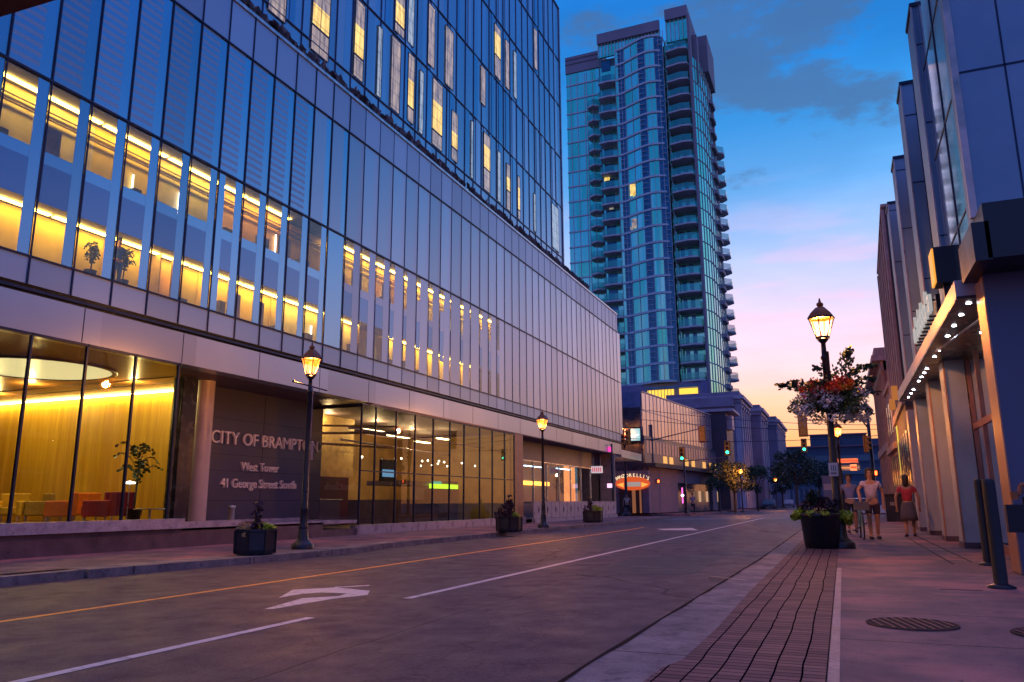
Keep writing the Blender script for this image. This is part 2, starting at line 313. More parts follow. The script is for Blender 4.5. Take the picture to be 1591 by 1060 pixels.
# ---------------------------------------------------------------- ground, road, pavements
def roadz(x): return -.13-.11*min(1, max(0, (-1.5-x)/10))
def sheet(name, poly, m, zf=None, z=0): return struct(MB().quad(*[(x, y, (zf(x)+z if zf else z)) for x, y in poly]).build(name, m))
sheet('ground', [(-900, -60), (900, -60), (900, 1600), (-900, 1600)], mat('far_ground', (.07, .055, .06), .8, scale=.1), z=-.35)
sheet('road', [(-11.9, -8), (-1.5, -8), (-1.5, 420), (-11.9, 420)], 'asphalt', roadz)
sheet('cross_street', [(-90, 57.3), (90, 57.3), (90, 67.5), (-90, 67.5)], 'asphalt', None, -.205) if False else None
struct(MB().quad((-90, 57.3, -.245), (-11.9, 57.3, -.245), (-11.9, 67.5, -.245), (-90, 67.5, -.245)).quad((-1.5, 57.3, -.133), (90, 57.3, -.133), (90, 67.5, -.133), (-1.5, 67.5, -.133)).build('cross_street', M['asphalt']))
def kerb_path(x, y0, y1, side, zr, zt, w=.16):
    b = MB(); n = max(1, int((y1-y0)/2.6)); st = (y1-y0)/n
    for i in range(n):
        b.box(x, x+side*w, y0+i*st+.006, y0+(i+1)*st-.006, -.34, zt)
    return struct(b.build('kerb', M['kerb']))
# right pavement
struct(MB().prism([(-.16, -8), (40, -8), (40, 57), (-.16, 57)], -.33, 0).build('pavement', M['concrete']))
pv = MB()
pl = [(-1.2, -8), (-1.15, 3.6), (-1.07, 4.385), (-1.05, 4.78), (-.985, 5.05), (-.965, 6.45), (-1.0, 9), (-1.0, 57)]
pv.prism([(-.166, -8), (-.166, 57)]+list(reversed(pl)), -.33, .004); struct(pv.build('brick_strip', M['paver']))
kb = MB(); kb.prism([(-1.5, -8)]+[(x-.004, y) for x, y in pl]+[(-1.36, 57), (-1.36, 14), (-1.47, 7)], -.34, .0); struct(kb.build('kerb', M['kerb']))
struct(MB().box(-.30, -.17, -8, 17, -.3, .006).build('kerb', mat('edging_concrete', (.42, .26, .24), .7, fine=30))) if False else None
struct(MB().quad((-.155, -8, .004), (-.095, -8, .004), (-.095, 12.5, .004), (-.155, 12.5, .004)).build('pavement_edge', mat('edging_concrete', (.52, .33, .28), .7, fine=30)))
# right pavement beyond the crossing
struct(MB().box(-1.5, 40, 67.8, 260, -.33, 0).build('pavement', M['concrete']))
# left pavement
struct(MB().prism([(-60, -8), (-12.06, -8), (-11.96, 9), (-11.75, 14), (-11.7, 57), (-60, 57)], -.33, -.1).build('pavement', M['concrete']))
lk = MB()
for x0, y0, x1, y1 in ((-11.9, -8, -11.8, 9.6), (-11.62, 9.61, -11.2, 13.2), (-11.35, 13.21, -11.15, 17.8), (-11.55, 17.81, -11.5, 57)):
    pass
def kerbseg(a, b, w, zt=-.1):
    d = Vector((b[0]-a[0], b[1]-a[1])).normalized(); nrm = Vector((-d.y, d.x))*w
    lk.prism([a, b, (b[0]+nrm.x, b[1]+nrm.y), (a[0]+nrm.x, a[1]+nrm.y)], -.34, zt)
kerbseg((-11.75, -8), (-11.68, 9.6), .5, -.1); kerbseg((-11.60, 9.62), (-11.12, 12.9), .75, -.097); kerbseg((-11.1, 12.92), (-11.05, 17.4), .8, -.103); kerbseg((-11.2, 17.42), (-11.45, 19.5), .55, -.098); kerbseg((-11.47, 19.52), (-11.45, 57), .3, -.1)
struct(lk.build('kerb', M['kerb']))
struct(MB().box(-60, -11.9, 67.8, 300, -.33, -.1).build('pavement', M['concrete']))
# markings
def mark(polys, m, name='road_marking'):
    b = MB()
    for p in polys: b.quad(*[(x, y, roadz(x)+.005) for x, y in p])
    return struct(b.build(name, M[m]))
mark([[(-5.06, -6), (-4.95, -6), (-4.95, 6.75), (-5.06, 6.75)], [(-4.95, 8.45), (-4.83, 8.45), (-4.95, 56), (-5.07, 56)]], 'white_paint')
mark([[(-7.83, -6), (-7.72, -6), (-7.92, 9.3), (-8.03, 9.3)], [(-8.03, 9.3), (-7.92, 9.3), (-8.43, 36), (-8.56, 36)]], 'yellow_paint')
def from_px(pts, dz=0): 
    r = []
    for x, y in pts:
        v = RM @ Vector((x-CX, -(y-CY), -CF)); z = -.165; t = (z-EYE)/v.z; r.append((v.x*t, v.y*t))
    return r
AR = [(-5.62, 6.95), (-5.80, 8.05), (-6.12, 8.35), (-6.40, 8.02), (-6.48, 8.36), (-6.92, 9.0), (-6.45, 9.35), (-5.62, 8.9), (-5.34, 8.2), (-5.46, 6.95)]
arrow = [(411, 945), (470, 928), (527, 925), (540, 921), (500, 919), (470, 921), (433, 927), (455, 914), (520, 911), (575, 917), (571, 924), (520, 929), (425, 945)]
aw = from_px(arrow)
mark([[aw[0], aw[1], aw[11], aw[12]], [aw[1], aw[2], aw[10], aw[11]], [aw[2], aw[3], aw[9], aw[10]], [aw[3], aw[4], aw[8], aw[9]], [aw[4], aw[5], aw[7], aw[8]], [aw[5], aw[6], aw[7]]], 'white_paint')
mark([from_px([(520, 911.5), (574, 909), (574, 907.5), (520, 910)])], 'white_paint')
mark([from_px([(1030, 823), (1085, 824), (1075, 820), (1020, 821)])], 'white_paint')
mark([[(-11.2, y), (-1.7, y), (-1.7, y+.3), (-11.2, y+.3)] for y in (53.2, 56.2, 68.2, 71.2)], 'white_paint')
b = MB(); b.quad(*[(x, y, roadz(x)+.003) for x, y in ((-3.9, 12), (-2.2, 12.4), (-2.3, 16.5), (-4.0, 16.2))]); b.quad(*[(x, y, roadz(x)+.003) for x, y in ((-9.9, 9.5), (-8.6, 9.6), (-8.7, 13.2), (-9.9, 13))]); b.quad(*[(x, y, roadz(x)+.003) for x, y in ((-7.2, 19), (-5.3, 19.2), (-5.4, 27), (-7.3, 26.5))])
struct(b.build('road_patch', mat('patch_asphalt', (.036, .025, .044), .6, 0, .35, 3, .4, fine=40)))
b = MB(); random.seed(2)
yy = 2.0; xo = 0
while yy < 57:
    y2 = yy+random.uniform(.2, .6); x2 = random.uniform(-.02, .03); xe = lambda q: -1.5+.03*max(0, min(1, (q-5)/2))+.1*max(0, min(1, (q-7)/7)); b.quad((xe(yy), yy, .003), (xe(yy)+.03+xo*.5, yy, .003), (xe(y2)+.03+x2*.5, y2, .003), (xe(y2), y2, .003)); yy = y2; xo = x2
struct(b.build('gutter_crack', mat('gutter_dark', (.012, .009, .015), .9, 0, spec=.1)))
# wall drain stub, joints and grates on the pavement
tag(MB().obox((-1.42, 10.43, -.02), (.62, .05, .05), math.radians(-45+8)).build('wood_strip', mat('pale_wood', (.42, .30, .24), .7)), 'thin pale wooden strip lying across the right kerb', 'wood strip')
def grate(x, y, r, label):
    e = empty('round_grate', (x, y, .006), label, 'grate', 'round grates in the pavement')
    b = MB(); b.lathe([(r, 0), (r, .004), (r*.93, .004), (r*.93, 0)], n=32, smooth=False); b.build('ring', mat('grate_ring', (.05, .03, .035), .8, 0, spec=.1), e)
    b = MB()
    for i in range(-4, 5):
        q = i*r*.9/4.6; h = math.sqrt(max(.001, (r*.9)**2-q*q)); b.obox((q, 0, .006), (.020, 2*h, .003), 0)
    g_ = b.build('bars', mat('grate_iron', (.20, .10, .10), .7, 0, spec=.1), e); g_.rotation_euler.z = math.radians(14)
    b = MB(); b.lathe([(0.001, .001), (r*.9, .001)], n=32); b.build('pit', mat('pit_black', (.006, .005, .008), .9), e)
grate(.42, 7.08, .33, 'round iron grate in the middle of the right pavement, seen whole'); grate(1.38, 6.9, .33, 'round iron grate at the right edge of the photo, cut off')
b = MB(); b.box(1.45, 1.48, 13.8, 24, .0005, .005); b.box(1.76, 1.79, 14.3, 24, .0005, .005); b.box(.9, 1.3, 9.9, 9.93, .0005, .004)
struct(b.build('pavement_joint', mat('joint_black', (.02, .015, .02), .9)))

# ---------------------------------------------------------------- left: municipal office building
FX = -15.4; BAY0 = 9.53; BW = 1.02
OB = empty('office_building', (0, 0, 0), 'long office building with blue reflecting curtain wall over a glazed lobby, left', 'building')
YE = 58.8
# fascia and canopy, running out past the corner
b = MB(); b.box(FX-.5, FX, -4, YE-.02, 4.5, 5.3); b.box(FX-3.4, FX, YE+.003, 65.4, 4.32, 4.9); b.build('fascia', 'fascia', OB)
b = MB()
for i in range(24):
    y = 11.97+i*2.9-8.7
    if y < YE: b.box(FX, FX+.004, y-.012, y+.012, 4.51, 5.29)
b.build('fascia_joint', 'mull', OB)
b = MB(); b.box(FX-.45, FX-.12, -4, YE, 5.303, 5.5); b.box(FX-.5, FX+.03, -4, YE, 5.36, 5.42); b.build('shadow_gap', 'mull', OB)
b = MB(); b.box(FX-.5, FX, -4, YE, 5.503, 6.08); b.build('lower_panel_band', 'cw_soft', OB)
b = MB(); b.box(FX-.5, FX, -4, YE, 14.16, 15.55); b.build('upper_panel_band', 'cw_soft', OB)
b = MB(); b.box(FX-.6, FX+.05, -4, YE+.05, 15.553, 15.66); b.build('parapet_cap', 'alu', OB)
b = MB()
ny = int((YE-BAY0)/BW)+1
ys = [BAY0+(i)*BW for i in range(-6, ny)]
b9 = MB()
for y in ys: w_ = .017 if y < 22 else .011; (b if y < 22 else b9).box(FX, FX+(.025 if y < 22 else .012), y-w_, y+w_, 5.5, 15.55)
b9.build('mullion_grid', 'mull2', OB)
b.box(FX-.02, FX+.036, -4, YE, 6.07, 6.115); b.box(FX-.02, FX+.036, -4, YE, 10.12, 10.17); b.box(FX-.02, FX+.036, -4, YE, 14.12, 14.165)
b.build('mullion_grid', 'mull', OB)
# panes: each bay has a clear strip and a solid strip in the office storeys, a fritted strip above
spand = MB(); frit = MB(); solid = MB(); fritf = MB(); lil = MB()
narrow = {6}; blank = {11, 20, 22}
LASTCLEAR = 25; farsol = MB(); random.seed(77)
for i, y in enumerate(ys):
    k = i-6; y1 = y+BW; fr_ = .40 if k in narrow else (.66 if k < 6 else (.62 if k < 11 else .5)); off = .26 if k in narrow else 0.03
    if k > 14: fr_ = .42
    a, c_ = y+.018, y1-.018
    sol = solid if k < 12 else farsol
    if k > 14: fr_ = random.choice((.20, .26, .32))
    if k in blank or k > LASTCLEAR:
        sol.quad((FX-.01, a, 6.115), (FX-.01, c_, 6.115), (FX-.01, c_, 10.12), (FX-.01, a, 10.12))
    else:
        ca, cb_ = a+off, a+off+fr_*BW
        if off > .1: solid.quad((FX-.01, a, 6.115), (FX-.01, ca, 6.115), (FX-.01, ca, 10.12), (FX-.01, a, 10.12))
        sol.quad((FX-.01, cb_, 6.115), (FX-.01, c_, 6.115), (FX-.01, c_, 10.12), (FX-.01, cb_, 10.12))
        zl = 7.34 if k < 15 else random.choice((7.3, 7.1, 6.9)); zt = 8.5 if k < 15 else random.choice((8.5, 8.8, 9.1)); sol.quad((FX-.012, ca, 8.22), (FX-.012, cb_, 8.22), (FX-.012, cb_, zt), (FX-.012, ca, zt)); lil.quad((FX-.0125, ca, zl), (FX-.0125, cb_, zl), (FX-.0125, cb_, 8.22), (FX-.0125, ca, 8.22))
        for (z0, z1) in ((6.115, zl), (zt, 10.12)):
            MB().quad((FX-.014, ca, z0), (FX-.014, cb_, z0), (FX-.014, cb_, z1), (FX-.014, ca, z1)).build('window_pane', 'office', OB)
    ca, cb_ = a, a+.68*BW
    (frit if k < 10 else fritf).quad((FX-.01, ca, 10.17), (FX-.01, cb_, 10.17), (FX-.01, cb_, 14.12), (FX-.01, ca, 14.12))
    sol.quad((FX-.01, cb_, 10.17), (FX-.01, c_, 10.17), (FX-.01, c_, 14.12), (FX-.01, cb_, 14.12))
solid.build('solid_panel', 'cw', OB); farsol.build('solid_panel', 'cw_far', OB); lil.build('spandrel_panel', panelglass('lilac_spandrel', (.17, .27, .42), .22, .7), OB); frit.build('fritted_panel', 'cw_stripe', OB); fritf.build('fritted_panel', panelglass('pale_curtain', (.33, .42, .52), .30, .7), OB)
# end wall and roof of the podium
b = MB(); b.box(FX-14, FX-.52, -4, YE-.03, 15.2, 15.45); b.build('podium_roof', mat('roof_gravel', (.2, .2, .22), .9), OB)
b = MB(); b.box(FX-14, FX-.02, YE-.25, YE-.02, 5.51, 15.54); b.build('end_wall', 'cw_soft', OB)
# office interiors
ow = MB(); ow.box(FX-.85, FX-.80, -4, 42, 6.1, 7.36); ow.box(FX-.85, FX-.80, -4, 42, 8.4, 10.08)
for y in ys[::3]: ow.box(FX-.8, FX-.74, y+.3, y+.33, 6.1, 7.36)
ow.build('office_wall', 'officewall', OB)
b = MB(); b.box(FX-.9, FX-.03, -4, 42, 7.37, 8.38); b.box(FX-.9, FX-.03, -4, 42, 10.09, 10.2); b.box(FX-.9, FX-.03, -4, 42, 5.9, 6.09); b.build('floor_slab', mat('slab_grey', (.20, .18, .24), .7), OB)
random.seed(19); b = MB(); rm = {0: MB(), 1: MB(), 2: MB()}; dk = MB(); pw = MB(); br = MB()
for fl, (zf, zc) in enumerate(((6.1, 7.35), (8.4, 10.075))):
    y = -4.0
    while y < 36:
        w = random.choice((1.02, 2.04, 2.04, 3.06)); ya, yb = y, min(36, y+w); y = yb
        q = random.random(); near = ya < 19
        if q > .16 or near: b.box(FX-.60, FX-.47, ya+.05, yb-.05, zc-.02, zc-.004)
        rm[random.choice((0, 0, 0, 1, 2))].box(FX-.795, FX-.785, ya, yb, zf, zc-.03)
        if random.random() < .45: pw.box(FX-.78, FX-.45, yb-.03, yb, zf, zc-.03)
        for _ in range(1):
            yy = random.uniform(ya, yb-.3); h = random.uniform(.2, .5); dk.box(FX-.6, FX-.35, yy, yy+random.uniform(.15, .5), zf, zf+h)
        if random.random() < .4: yy = random.uniform(ya+.1, yb-.2); br.box(FX-.74, FX-.71, yy, yy+.035, zf+.15, zf+random.uniform(.7, 1.05))
        if random.random() < .2: yy = random.uniform(ya+.1, yb-.2); pw.box(FX-.50, FX-.40, yy, yy+.07, zf, zc-.03)
b.build('cove_light', emis('cove_light', (1, .60, .07), 27), OB)
rm[0].build('office_wall', M['officewall'], OB); rm[1].build('office_wall', mat('wall_orange', (.72, .38, .12), .6, 0, .2, 2), OB); rm[2].build('office_wall', mat('wall_pale', (.70, .60, .36), .6, 0, .2, 2), OB)
dk.build('office_furniture', mat('office_dark', (.07, .07, .12), .5, 0, .4, 3), OB); pw.build('partition', mat('partition_tan', (.38, .26, .16), .6), OB); br.build('tube_light', emis('white_tube', (1, .9, .75), 4), OB)
b = MB()
for z in (9.80, 9.62): b.box(FX-.74, FX-.71, -4, 42, z, z+.03)
b.build('picture_rail', mat('rail_dark', (.09, .05, .03), .5), OB)
random.seed(3)
bl_ = MB()
for k in (1, 8, 9, 12, 13, 15, 17): 
    y = BAY0+k*BW; bl_.box(FX-.42, FX-.40, y+.05, y+.66, 8.55, 9.3 if k % 2 else 9.0)
for k in (7, 8, 12, 14, 16): 
    y = BAY0+k*BW; bl_.box(FX-.42, FX-.40, y+.1, y+.6, 6.2, 6.95)
bl_.each('window_blind', mat('blind_cloth', (.42, .33, .34), .8), OB)
# ground floor: lobby
b = MB(); b.box(FX+.0, FX-14.5, -4, 18.35, .40, .46); b.build('lobby_floor', mat('lobby_floor', (.16, .08, .05), .2), OB)
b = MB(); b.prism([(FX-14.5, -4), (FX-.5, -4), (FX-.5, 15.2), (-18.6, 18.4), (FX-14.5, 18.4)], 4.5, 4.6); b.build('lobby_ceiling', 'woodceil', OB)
b = MB(); b.prism([(FX-.5, 15.2), (FX-.5, 38.6), (FX-5, 38.6), (FX-5, 18.4), (-18.6, 18.4)], 4.503, 4.6); b.build('entrance_soffit', 'soffit', OB)
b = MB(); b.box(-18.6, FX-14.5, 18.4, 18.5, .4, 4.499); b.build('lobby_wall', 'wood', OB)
b = MB(); b.box(FX-14.6, FX-14.5, -4, 18.4, .4, 4.5); b.box(FX-14.5, FX-.05, -4.1, -4, .4, 4.5); b.build('lobby_side_wall', 'wood', OB)
b = MB(); b.box(FX-14, FX-3.3, 18.2, 18.32, 4.44, 4.47); b.build('cove_light', emis('lobby_cove', (1, .66, .16), 30), OB)
for (x, y) in ((-19, 16.6), (-22, 15.6), (-25, 16.6), (-22, 12)):
    l = bpy.data.lights.new('fill_light', 'POINT'); l.energy = 75; l.color = (1, .70, .22); l.shadow_soft_size = .05; o = bpy.data.objects.new('fill_light', l); COL.objects.link(o); o.location = (x, y, 4.3); o.parent = OB  # added point lights without fixtures, fill to brighten the lobby
b = MB(); b.lathe([(.001, 0), (1.75, 0)], (-19.4, 13.9, 4.47), 40); b.build('ceiling_disc', emis('ceiling_disc', (1, .86, .38), .68), OB)
b = MB(); b.lathe([(1.78, 0), (1.78, -.04), (1.9, -.04), (1.9, 0)], (-19.4, 13.9, 4.496), 40); b.box(-25, -16.5, 16.3, 16.36, 4.47, 4.49); b.box(-25, -18, 17.1, 17.15, 4.47, 4.49); b.build('ceiling_trim', mat('ceil_trim', (.09, .04, .015), .5), OB)
b = MB()
for k in range(-9, 4): b.box(FX-.05, FX+.02, 10.81+k*1.33-.022, 10.81+k*1.33+.022, .6, 4.499)
b.box(FX-.05, FX+.02, -4, 14.9, 4.44, 4.497); b.build('lobby_mullion', 'mull', OB)
b = MB(); b.quad((FX-.02, -4, .6), (FX-.02, 14.9, .6), (FX-.02, 14.9, 4.47), (FX-.02, -4, 4.47)); b.quad((FX-.02, 14.9, .6), (-17.0, 16.5, .6), (-17.0, 16.5, 4.47), (FX-.02, 14.9, 4.47)); b.build('lobby_glass', 'clear', OB)
b = MB(); b.box(FX-.3, FX+.1, -4, 15.3, .36, .6); b.build('stone_ledge', 'stone_white', OB)
b = MB(); b.box(FX-.3, FX+.0, -4, 21.2, -.12, .357); b.prism([(FX-.3, 21.2), (FX, 21.2), (FX, 23.1), (FX-.3, 23.1)], -.12, .12); b.build('plinth', 'stone_dark', OB)
b = MB(); b.box(FX-.0, FX+.06, 15.32, 17.5, .36, .52); b.box(FX-14, FX-.0, 15.3, 23.1, .30, .40); b.box(FX-2.1, FX-1.95, 18, 22.9, .4, .48); b.build('entrance_step', 'stone_white', OB)
# dark door jamb, column, name wall
b = MB(); b.box(-17.15, -16.98, 16.55, 17.08, .4, 4.5); b.build('door_jamb', mat('jamb_dark', (.02, .025, .05), .25), OB)
b = MB(); b.box(-17.1, -17.0, 16.3, 16.5, .4, 4.45); b.build('door_frame', mat('frame_green', (.10, .11, .09), .3, .4), OB)
b = MB(); b.lathe([(.25, 0), (.25, 4.12)], (-17.0, 17.42, .38), 28); b.build('column', 'column', OB)
b = MB(); b.box(-17.9, -17.5, 17.9, 23.8, .38, 4.5); b.build('name_wall', 'plum', OB)
b = MB()
for z in (1.05, 1.95, 2.45, 3.55): b.box(-17.5, -17.494, 18.3, 23.8, z, z+.018)
b.box(-17.5, -17.494, 20.6, 20.618, .38, 4.5); b.build('wall_joint', 'mull', OB)
lm = mat('steel_letter', (.90, .74, .74), .4, .2)
RT = (math.pi/2, 0, math.pi/2)
NS = empty('name_sign', (-17.5, 21, 2.5), 'raised metal lettering CITY OF BRAMPTON, West Tower, 41 George Street South on the plum wall', 'sign')
def wtext(body, y0, y1, z, size):
    o = text_obj('lettering', body, size, lm, None, (0, 0, 0), (0, 0, 0), .035)
    w = max(v.co.x for v in o.data.vertices)-min(v.co.x for v in o.data.vertices)
    # the wall is read from the street side, from the camera's side towards +Y
    o.rotation_euler = RT; o.scale = ((y1-y0)/w, 1, 1); o.parent = NS; o.location = (.04, y0-21, z-2.5); return o
wtext('CITY OF BRAMPTON', 18.2, 23.45, 2.78, .56); wtext('West Tower', 19.6, 21.4, 1.98, .40); wtext('41 George Street South', 18.75, 22.35, 1.45, .40)
# vestibule between the name wall and the glass box: cream wall, plum doors
b = MB(); b.box(-19, -18.95, 23.8, 28, 2.0, 4.45); b.build('vestibule_wall', mat('vest_wall', (.60, .42, .14), .5), OB)
b = MB(); b.box(-18.9, -18.8, 23.8, 27.5, .1, 2.0); b.build('vestibule_door', mat('burgundy', (.10, .012, .03), .35), OB)
b = MB(); b.tube([(-18.74, 23.9, 1.1), (-18.74, 25.2, 1.1)], .02); b.tube([(-18.74, 25.5, 1.1), (-18.74, 27, 1.1)], .02); b.build('push_bar', 'alu', OB)
b = MB(); b.tube([(-18.2, 23.5, 3.5), (-16, 27, 3.7)], .05); b.tube([(-18.4, 23.5, 3.8), (-16.2, 27, 3.95)], .04); b.tube([(-18.6, 23.6, 3.2), (-17, 28, 3.2)], .05); b.build('ceiling_pipe', mat('pipe', (.35, .22, .08), .4, .5), OB)
# glass box Y 23.2 .. 37.3
b = MB()
gy = [23.2, 24.12, 25.55, 27.0, 28.5, 30.0, 31.4, 33.05, 34.5, 36.0, 37.25]
for y in gy: b.box(FX-.05, FX+.02, y-.02, y+.02, .22, 4.42)
b.box(FX-.05, FX+.025, 23.2, 37.3, 4.38, 4.42); b.box(FX-3, FX, 23.18, 23.22, 4.3, 4.42); b.box(FX-.03, FX+.026, 23.2, 37.3, 2.05, 2.09); b.build('shop_mullion', 'mull', OB)
b = MB()
for y0, y1 in zip(gy[:-1], gy[1:]): b.quad((FX-.02, y0+.02, .22), (FX-.02, y1-.02, .22), (FX-.02, y1-.02, 4.4), (FX-.02, y0+.02, 4.4))
b.quad((FX-.02, 23.2, .22), (FX-2.5, 23.2, .22), (FX-2.5, 23.2, 4.4), (FX-.02, 23.2, 4.4)); b.build('shop_glass', 'shop', OB)
b = MB(); b.box(FX-.3, FX+.08, 23.15, 38.6, -.12, .215); b.build('shop_sill', 'stone_white', OB)
b = MB(); b.box(FX-7, FX-.1, 23.2, 57, .05, .1); b.build('shop_floor', mat('shop_floor', (.10, .075, .10), .35), OB)
b = MB(); b.box(FX-6.9, FX-6.8, 23.9, 37.3, .1, 4.4); b.box(FX-6.8, FX-.3, 37.3, 37.4, .1, 4.4); b.build('shop_back_wall', mat('shop_wall', (.50, .33, .12), .6, 0, .3, .8), OB)
b = MB(); b.box(FX-7, FX-.02, 23.9, 57, 4.45, 4.5); b.build('shop_ceiling', mat('shop_ceiling', (.22, .16, .16), .6), OB)
b = MB()
for (x, y, l) in ((-18.2, 27.5, 1.6), (-18.8, 30.5, 1.8), (-19.5, 34.2, 1.4), (-17.6, 33.0, 1.0)): b.box(x-.09, x+.09, y, y+l, 3.96, 4.0)
b.each('strip_light', emis('strip_light', (1, .72, .3), 14), OB)
for (x, y) in ((-18.5, 29), (-19, 33), (-18.5, 25.5)):
    l = bpy.data.lights.new('fill_light', 'POINT'); l.energy = 62; l.color = (1, .66, .28); l.shadow_soft_size = .05; o = bpy.data.objects.new('fill_light', l); COL.objects.link(o); o.location = (x, y, 4.2); o.parent = OB  # point lights without fixtures, fill that brightens the glass box
b = MB(); b.box(-18.9, -17.2, 29, 34, 1.7, 1.9); b.box(-19, -18, 24.5, 25.8, .1, 1.1); b.box(-20.5, -17.8, 29, 33.5, .1, 1.1); b.box(-20, -18, 34.8, 36, .1, 2.0); b.each('counter', mat('counter', (.12, .09, .14), .4), OB)
b = MB(); b.tube([(-16.2, 23.6, 3.62), (-17, 37, 3.72)], .045); b.tube([(-16.8, 24, 3.25), (-19, 37, 3.4)], .04); b.build('ceiling_pipe', mat('pipe2', (.6, .5, .55), .4, .4), OB)
# small point glints inside
b = MB()
random.seed(12)
for i in range(16):
    x, y, z = -17-random.random()*2.5, 27.5+i*.6, 2.75+random.random()*.12; b.lathe([(.001, .05), (.05, 0), (.001, -.05)], (x, y, z), 8)
b.build('spot_bulb', emis('spot_bulb', (1, .8, .5), 9), OB)
# wooden pier then the cafe front
b = MB(); b.box(FX-.6, FX-.02, 37.42, 38.5, .1, 4.45); b.build('wood_pier', mat('pier_wood', (.42, .22, .10), .5, 0, .25, 3), OB)
b = MB(); b.quad((-16.7, 38.6, .9), (-16.7, 57, .9), (-16.7, 57, 3.3), (-16.7, 38.6, 3.3)); b.build('cafe_glass', 'shop', OB)
b = MB()
for i in range(9): b.box(-16.72, -16.64, 38.6+i*2.3, 38.66+i*2.3, .1, 3.3)
b.box(-16.8, -16.6, 38.6, 57, 3.3, 3.36); b.build('cafe_frame', 'alu', OB)
b = MB(); b.box(-16.8, -16.6, 38.6, 57, 3.36, 4.45); b.box(-16.8, -16.65, 38.6, 57, .1, .9); b.build('cafe_bulkhead', mat('bulkhead', (.07, .055, .10), .4), OB)
b = MB(); b.box(-19.6, -19.5, 38.6, 57, .1, 4.4); b.build('cafe_back_wall', mat('cafe_wall', (.10, .14, .30), .6, 0, .3, .7), OB)
b = MB(); b.box(-19.45, -19.40, 40.5, 46, 2.15, 2.42); b.box(-19.45, -19.4, 48.5, 53.5, 2.1, 2.36); b.each('menu_light', emis('menu_light', (1, .42, .05), 4), OB)
b = MB(); b.box(-19, -18.9, 39, 42, 3.3, 3.36); b.box(-18.4, -18.3, 46, 49, 3.2, 3.26); b.box(-18, -17.9, 51, 54, 3.2, 3.26); b.build('strip_light', emis('cool_strip', (.5, .75, 1), 5), OB)
b = MB(); b.box(FX-3, FX-.1, 57, 57.2, .1, 4.45); b.build('cafe_end_wall', mat('end_wall_beige', (.35, .25, .22), .6), OB)
# patio fence
PF = empty('patio_fence', (-14.9, 38.7, -.1), 'low pale metal patio fence with small cut-out diamonds in front of the cafe', 'fence')
b = MB()
for i in range(12): b.box(-.02, .02, i*1.35, i*1.35+1.25, .22, 1.05)
b.each('panel', mat('fence_pale', (.36, .32, .40), .5, .3), PF)
b = MB()
for i in range(13): b.box(-.03, .03, i*1.35-.08, i*1.35-.02, 0, 1.1)
b.box(-.035, .035, -.08, 16.2, 1.06, 1.1); b.box(-.1, .1, -.08, 16.2, 0.0, .2); b.build('rail', 'stone_white', PF)
b = MB()
for i in range(12): 
    y = i*1.35+.62; b.quad((.024, y, .42), (.024, y+.13, .66), (.024, y, .9), (.024, y-.13, .66))
b.each('diamond', mat('diamond_dark', (.04, .03, .06), .6), PF, 1)
# hanging shop sign under the canopy
HS = empty('hanging_sign', (-15.2, 51.4, 3.1), 'small white and red box sign hanging under the canopy by the cafe', 'sign', s=.62)
b = MB(); b.obox((0, 0, 0), (1.25, .18, .75), 0); b.build('sign_box', emis('sign_box', (.9, .75, .85), .55), HS)
b = MB(); [b.obox((-.45+i*.22, -.1, 0), (.11, .02, .45)) for i in range(5)]; b.build('sign_mark', emis('sign_red', (.8, .06, .12), .7), HS)
b = MB(); b.cyl((-.4, 0, .37), (-.4, 0, 1.3), .02); b.cyl((.4, 0, .37), (.4, 0, 1.3), .02); b.build('hanger', 'alu', HS)

# upper volume
UX = -16.5; UE = 49.0
b = MB(); b.box(UX-12, UX-.02, 4, UE-.02, 15.4, 37.0); b.build('upper_wall', 'cw_up', OB)
lv = [17.5, 21.2, 24.95, 28.95, 32.6, 37.0]
b = MB(); uy = []
y = 10.0; random.seed(21)
while y < UE-.3:
    uy.append(y); y += 1.02
uy.append(UE-.02)
for y in uy: b.box(UX-.02, UX+.022, y-.009, y+.009, 16.2, 37.0)
for z in lv: b.box(UX-.02, UX+.036, 6, UE, z-.02, z+.02)
b.build('mullion_grid', 'mull2', OB)
b = MB(); b.box(UX-.1, UX+.06, UE-.02, UE+.1, 15.6, 37.05); b.box(UX-.3, UX+.06, 6, UE+.1, 37.0, 37.08); b.build('corner_trim', 'alu', OB)
# darker/lighter recessed vertical strips
ds = MB(); ls = MB()
for y in uy[:-1]:
    for zi in range(len(lv)-1):
        if random.random() < .5:
            w = random.choice((.3, .45, .5)); o_ = random.choice((.02, .3)); (ds if random.random() < .5 else ls).box(UX-.01, UX+.006, y+o_, y+o_+w, lv[zi]+.03, lv[zi+1]-.03)
ds.each('dark_strip', panelglass('dark_strip', (.26, .38, .52), .15, .8), OB, cap=60); ls.each('pale_strip', panelglass('pale_strip', (.42, .52, .64), .3, .7), OB, cap=60)
def litpane(name, c1, c2):
    k = NT(name); sp = k.node('ShaderNodeSeparateXYZ'); k.link(k.tc.outputs['Object'], sp.inputs[0])
    n = k.noise(1.0, 4, k.vec((2, 7, .9)), .6); w = k.math('GREATER_THAN', k.math('FRACT', k.math('MULTIPLY', sp.outputs['Z'], 1.63)), .93)
    c = k.mix(k.rng(n, .35, .65), c1, c2); c = k.mix(k.math('MULTIPLY', w, .6), c, tuple(x*.3 for x in c1)); k.link(c, k.p.inputs['Emission Color']); k.p.inputs['Emission Strength'].default_value = 1
    k.p.inputs['Base Color'].default_value = (.03, .04, .06, 1); k.p.inputs['Roughness'].default_value = .08; return k.m
wl = {'y': litpane('lit_yellow', (.62, .36, .07), (1.25, .86, .24)), 'w': litpane('lit_dim', (.12, .10, .13), (.46, .34, .28)), 'c': litpane('lit_cool', (.10, .16, .26), (.40, .42, .48))}
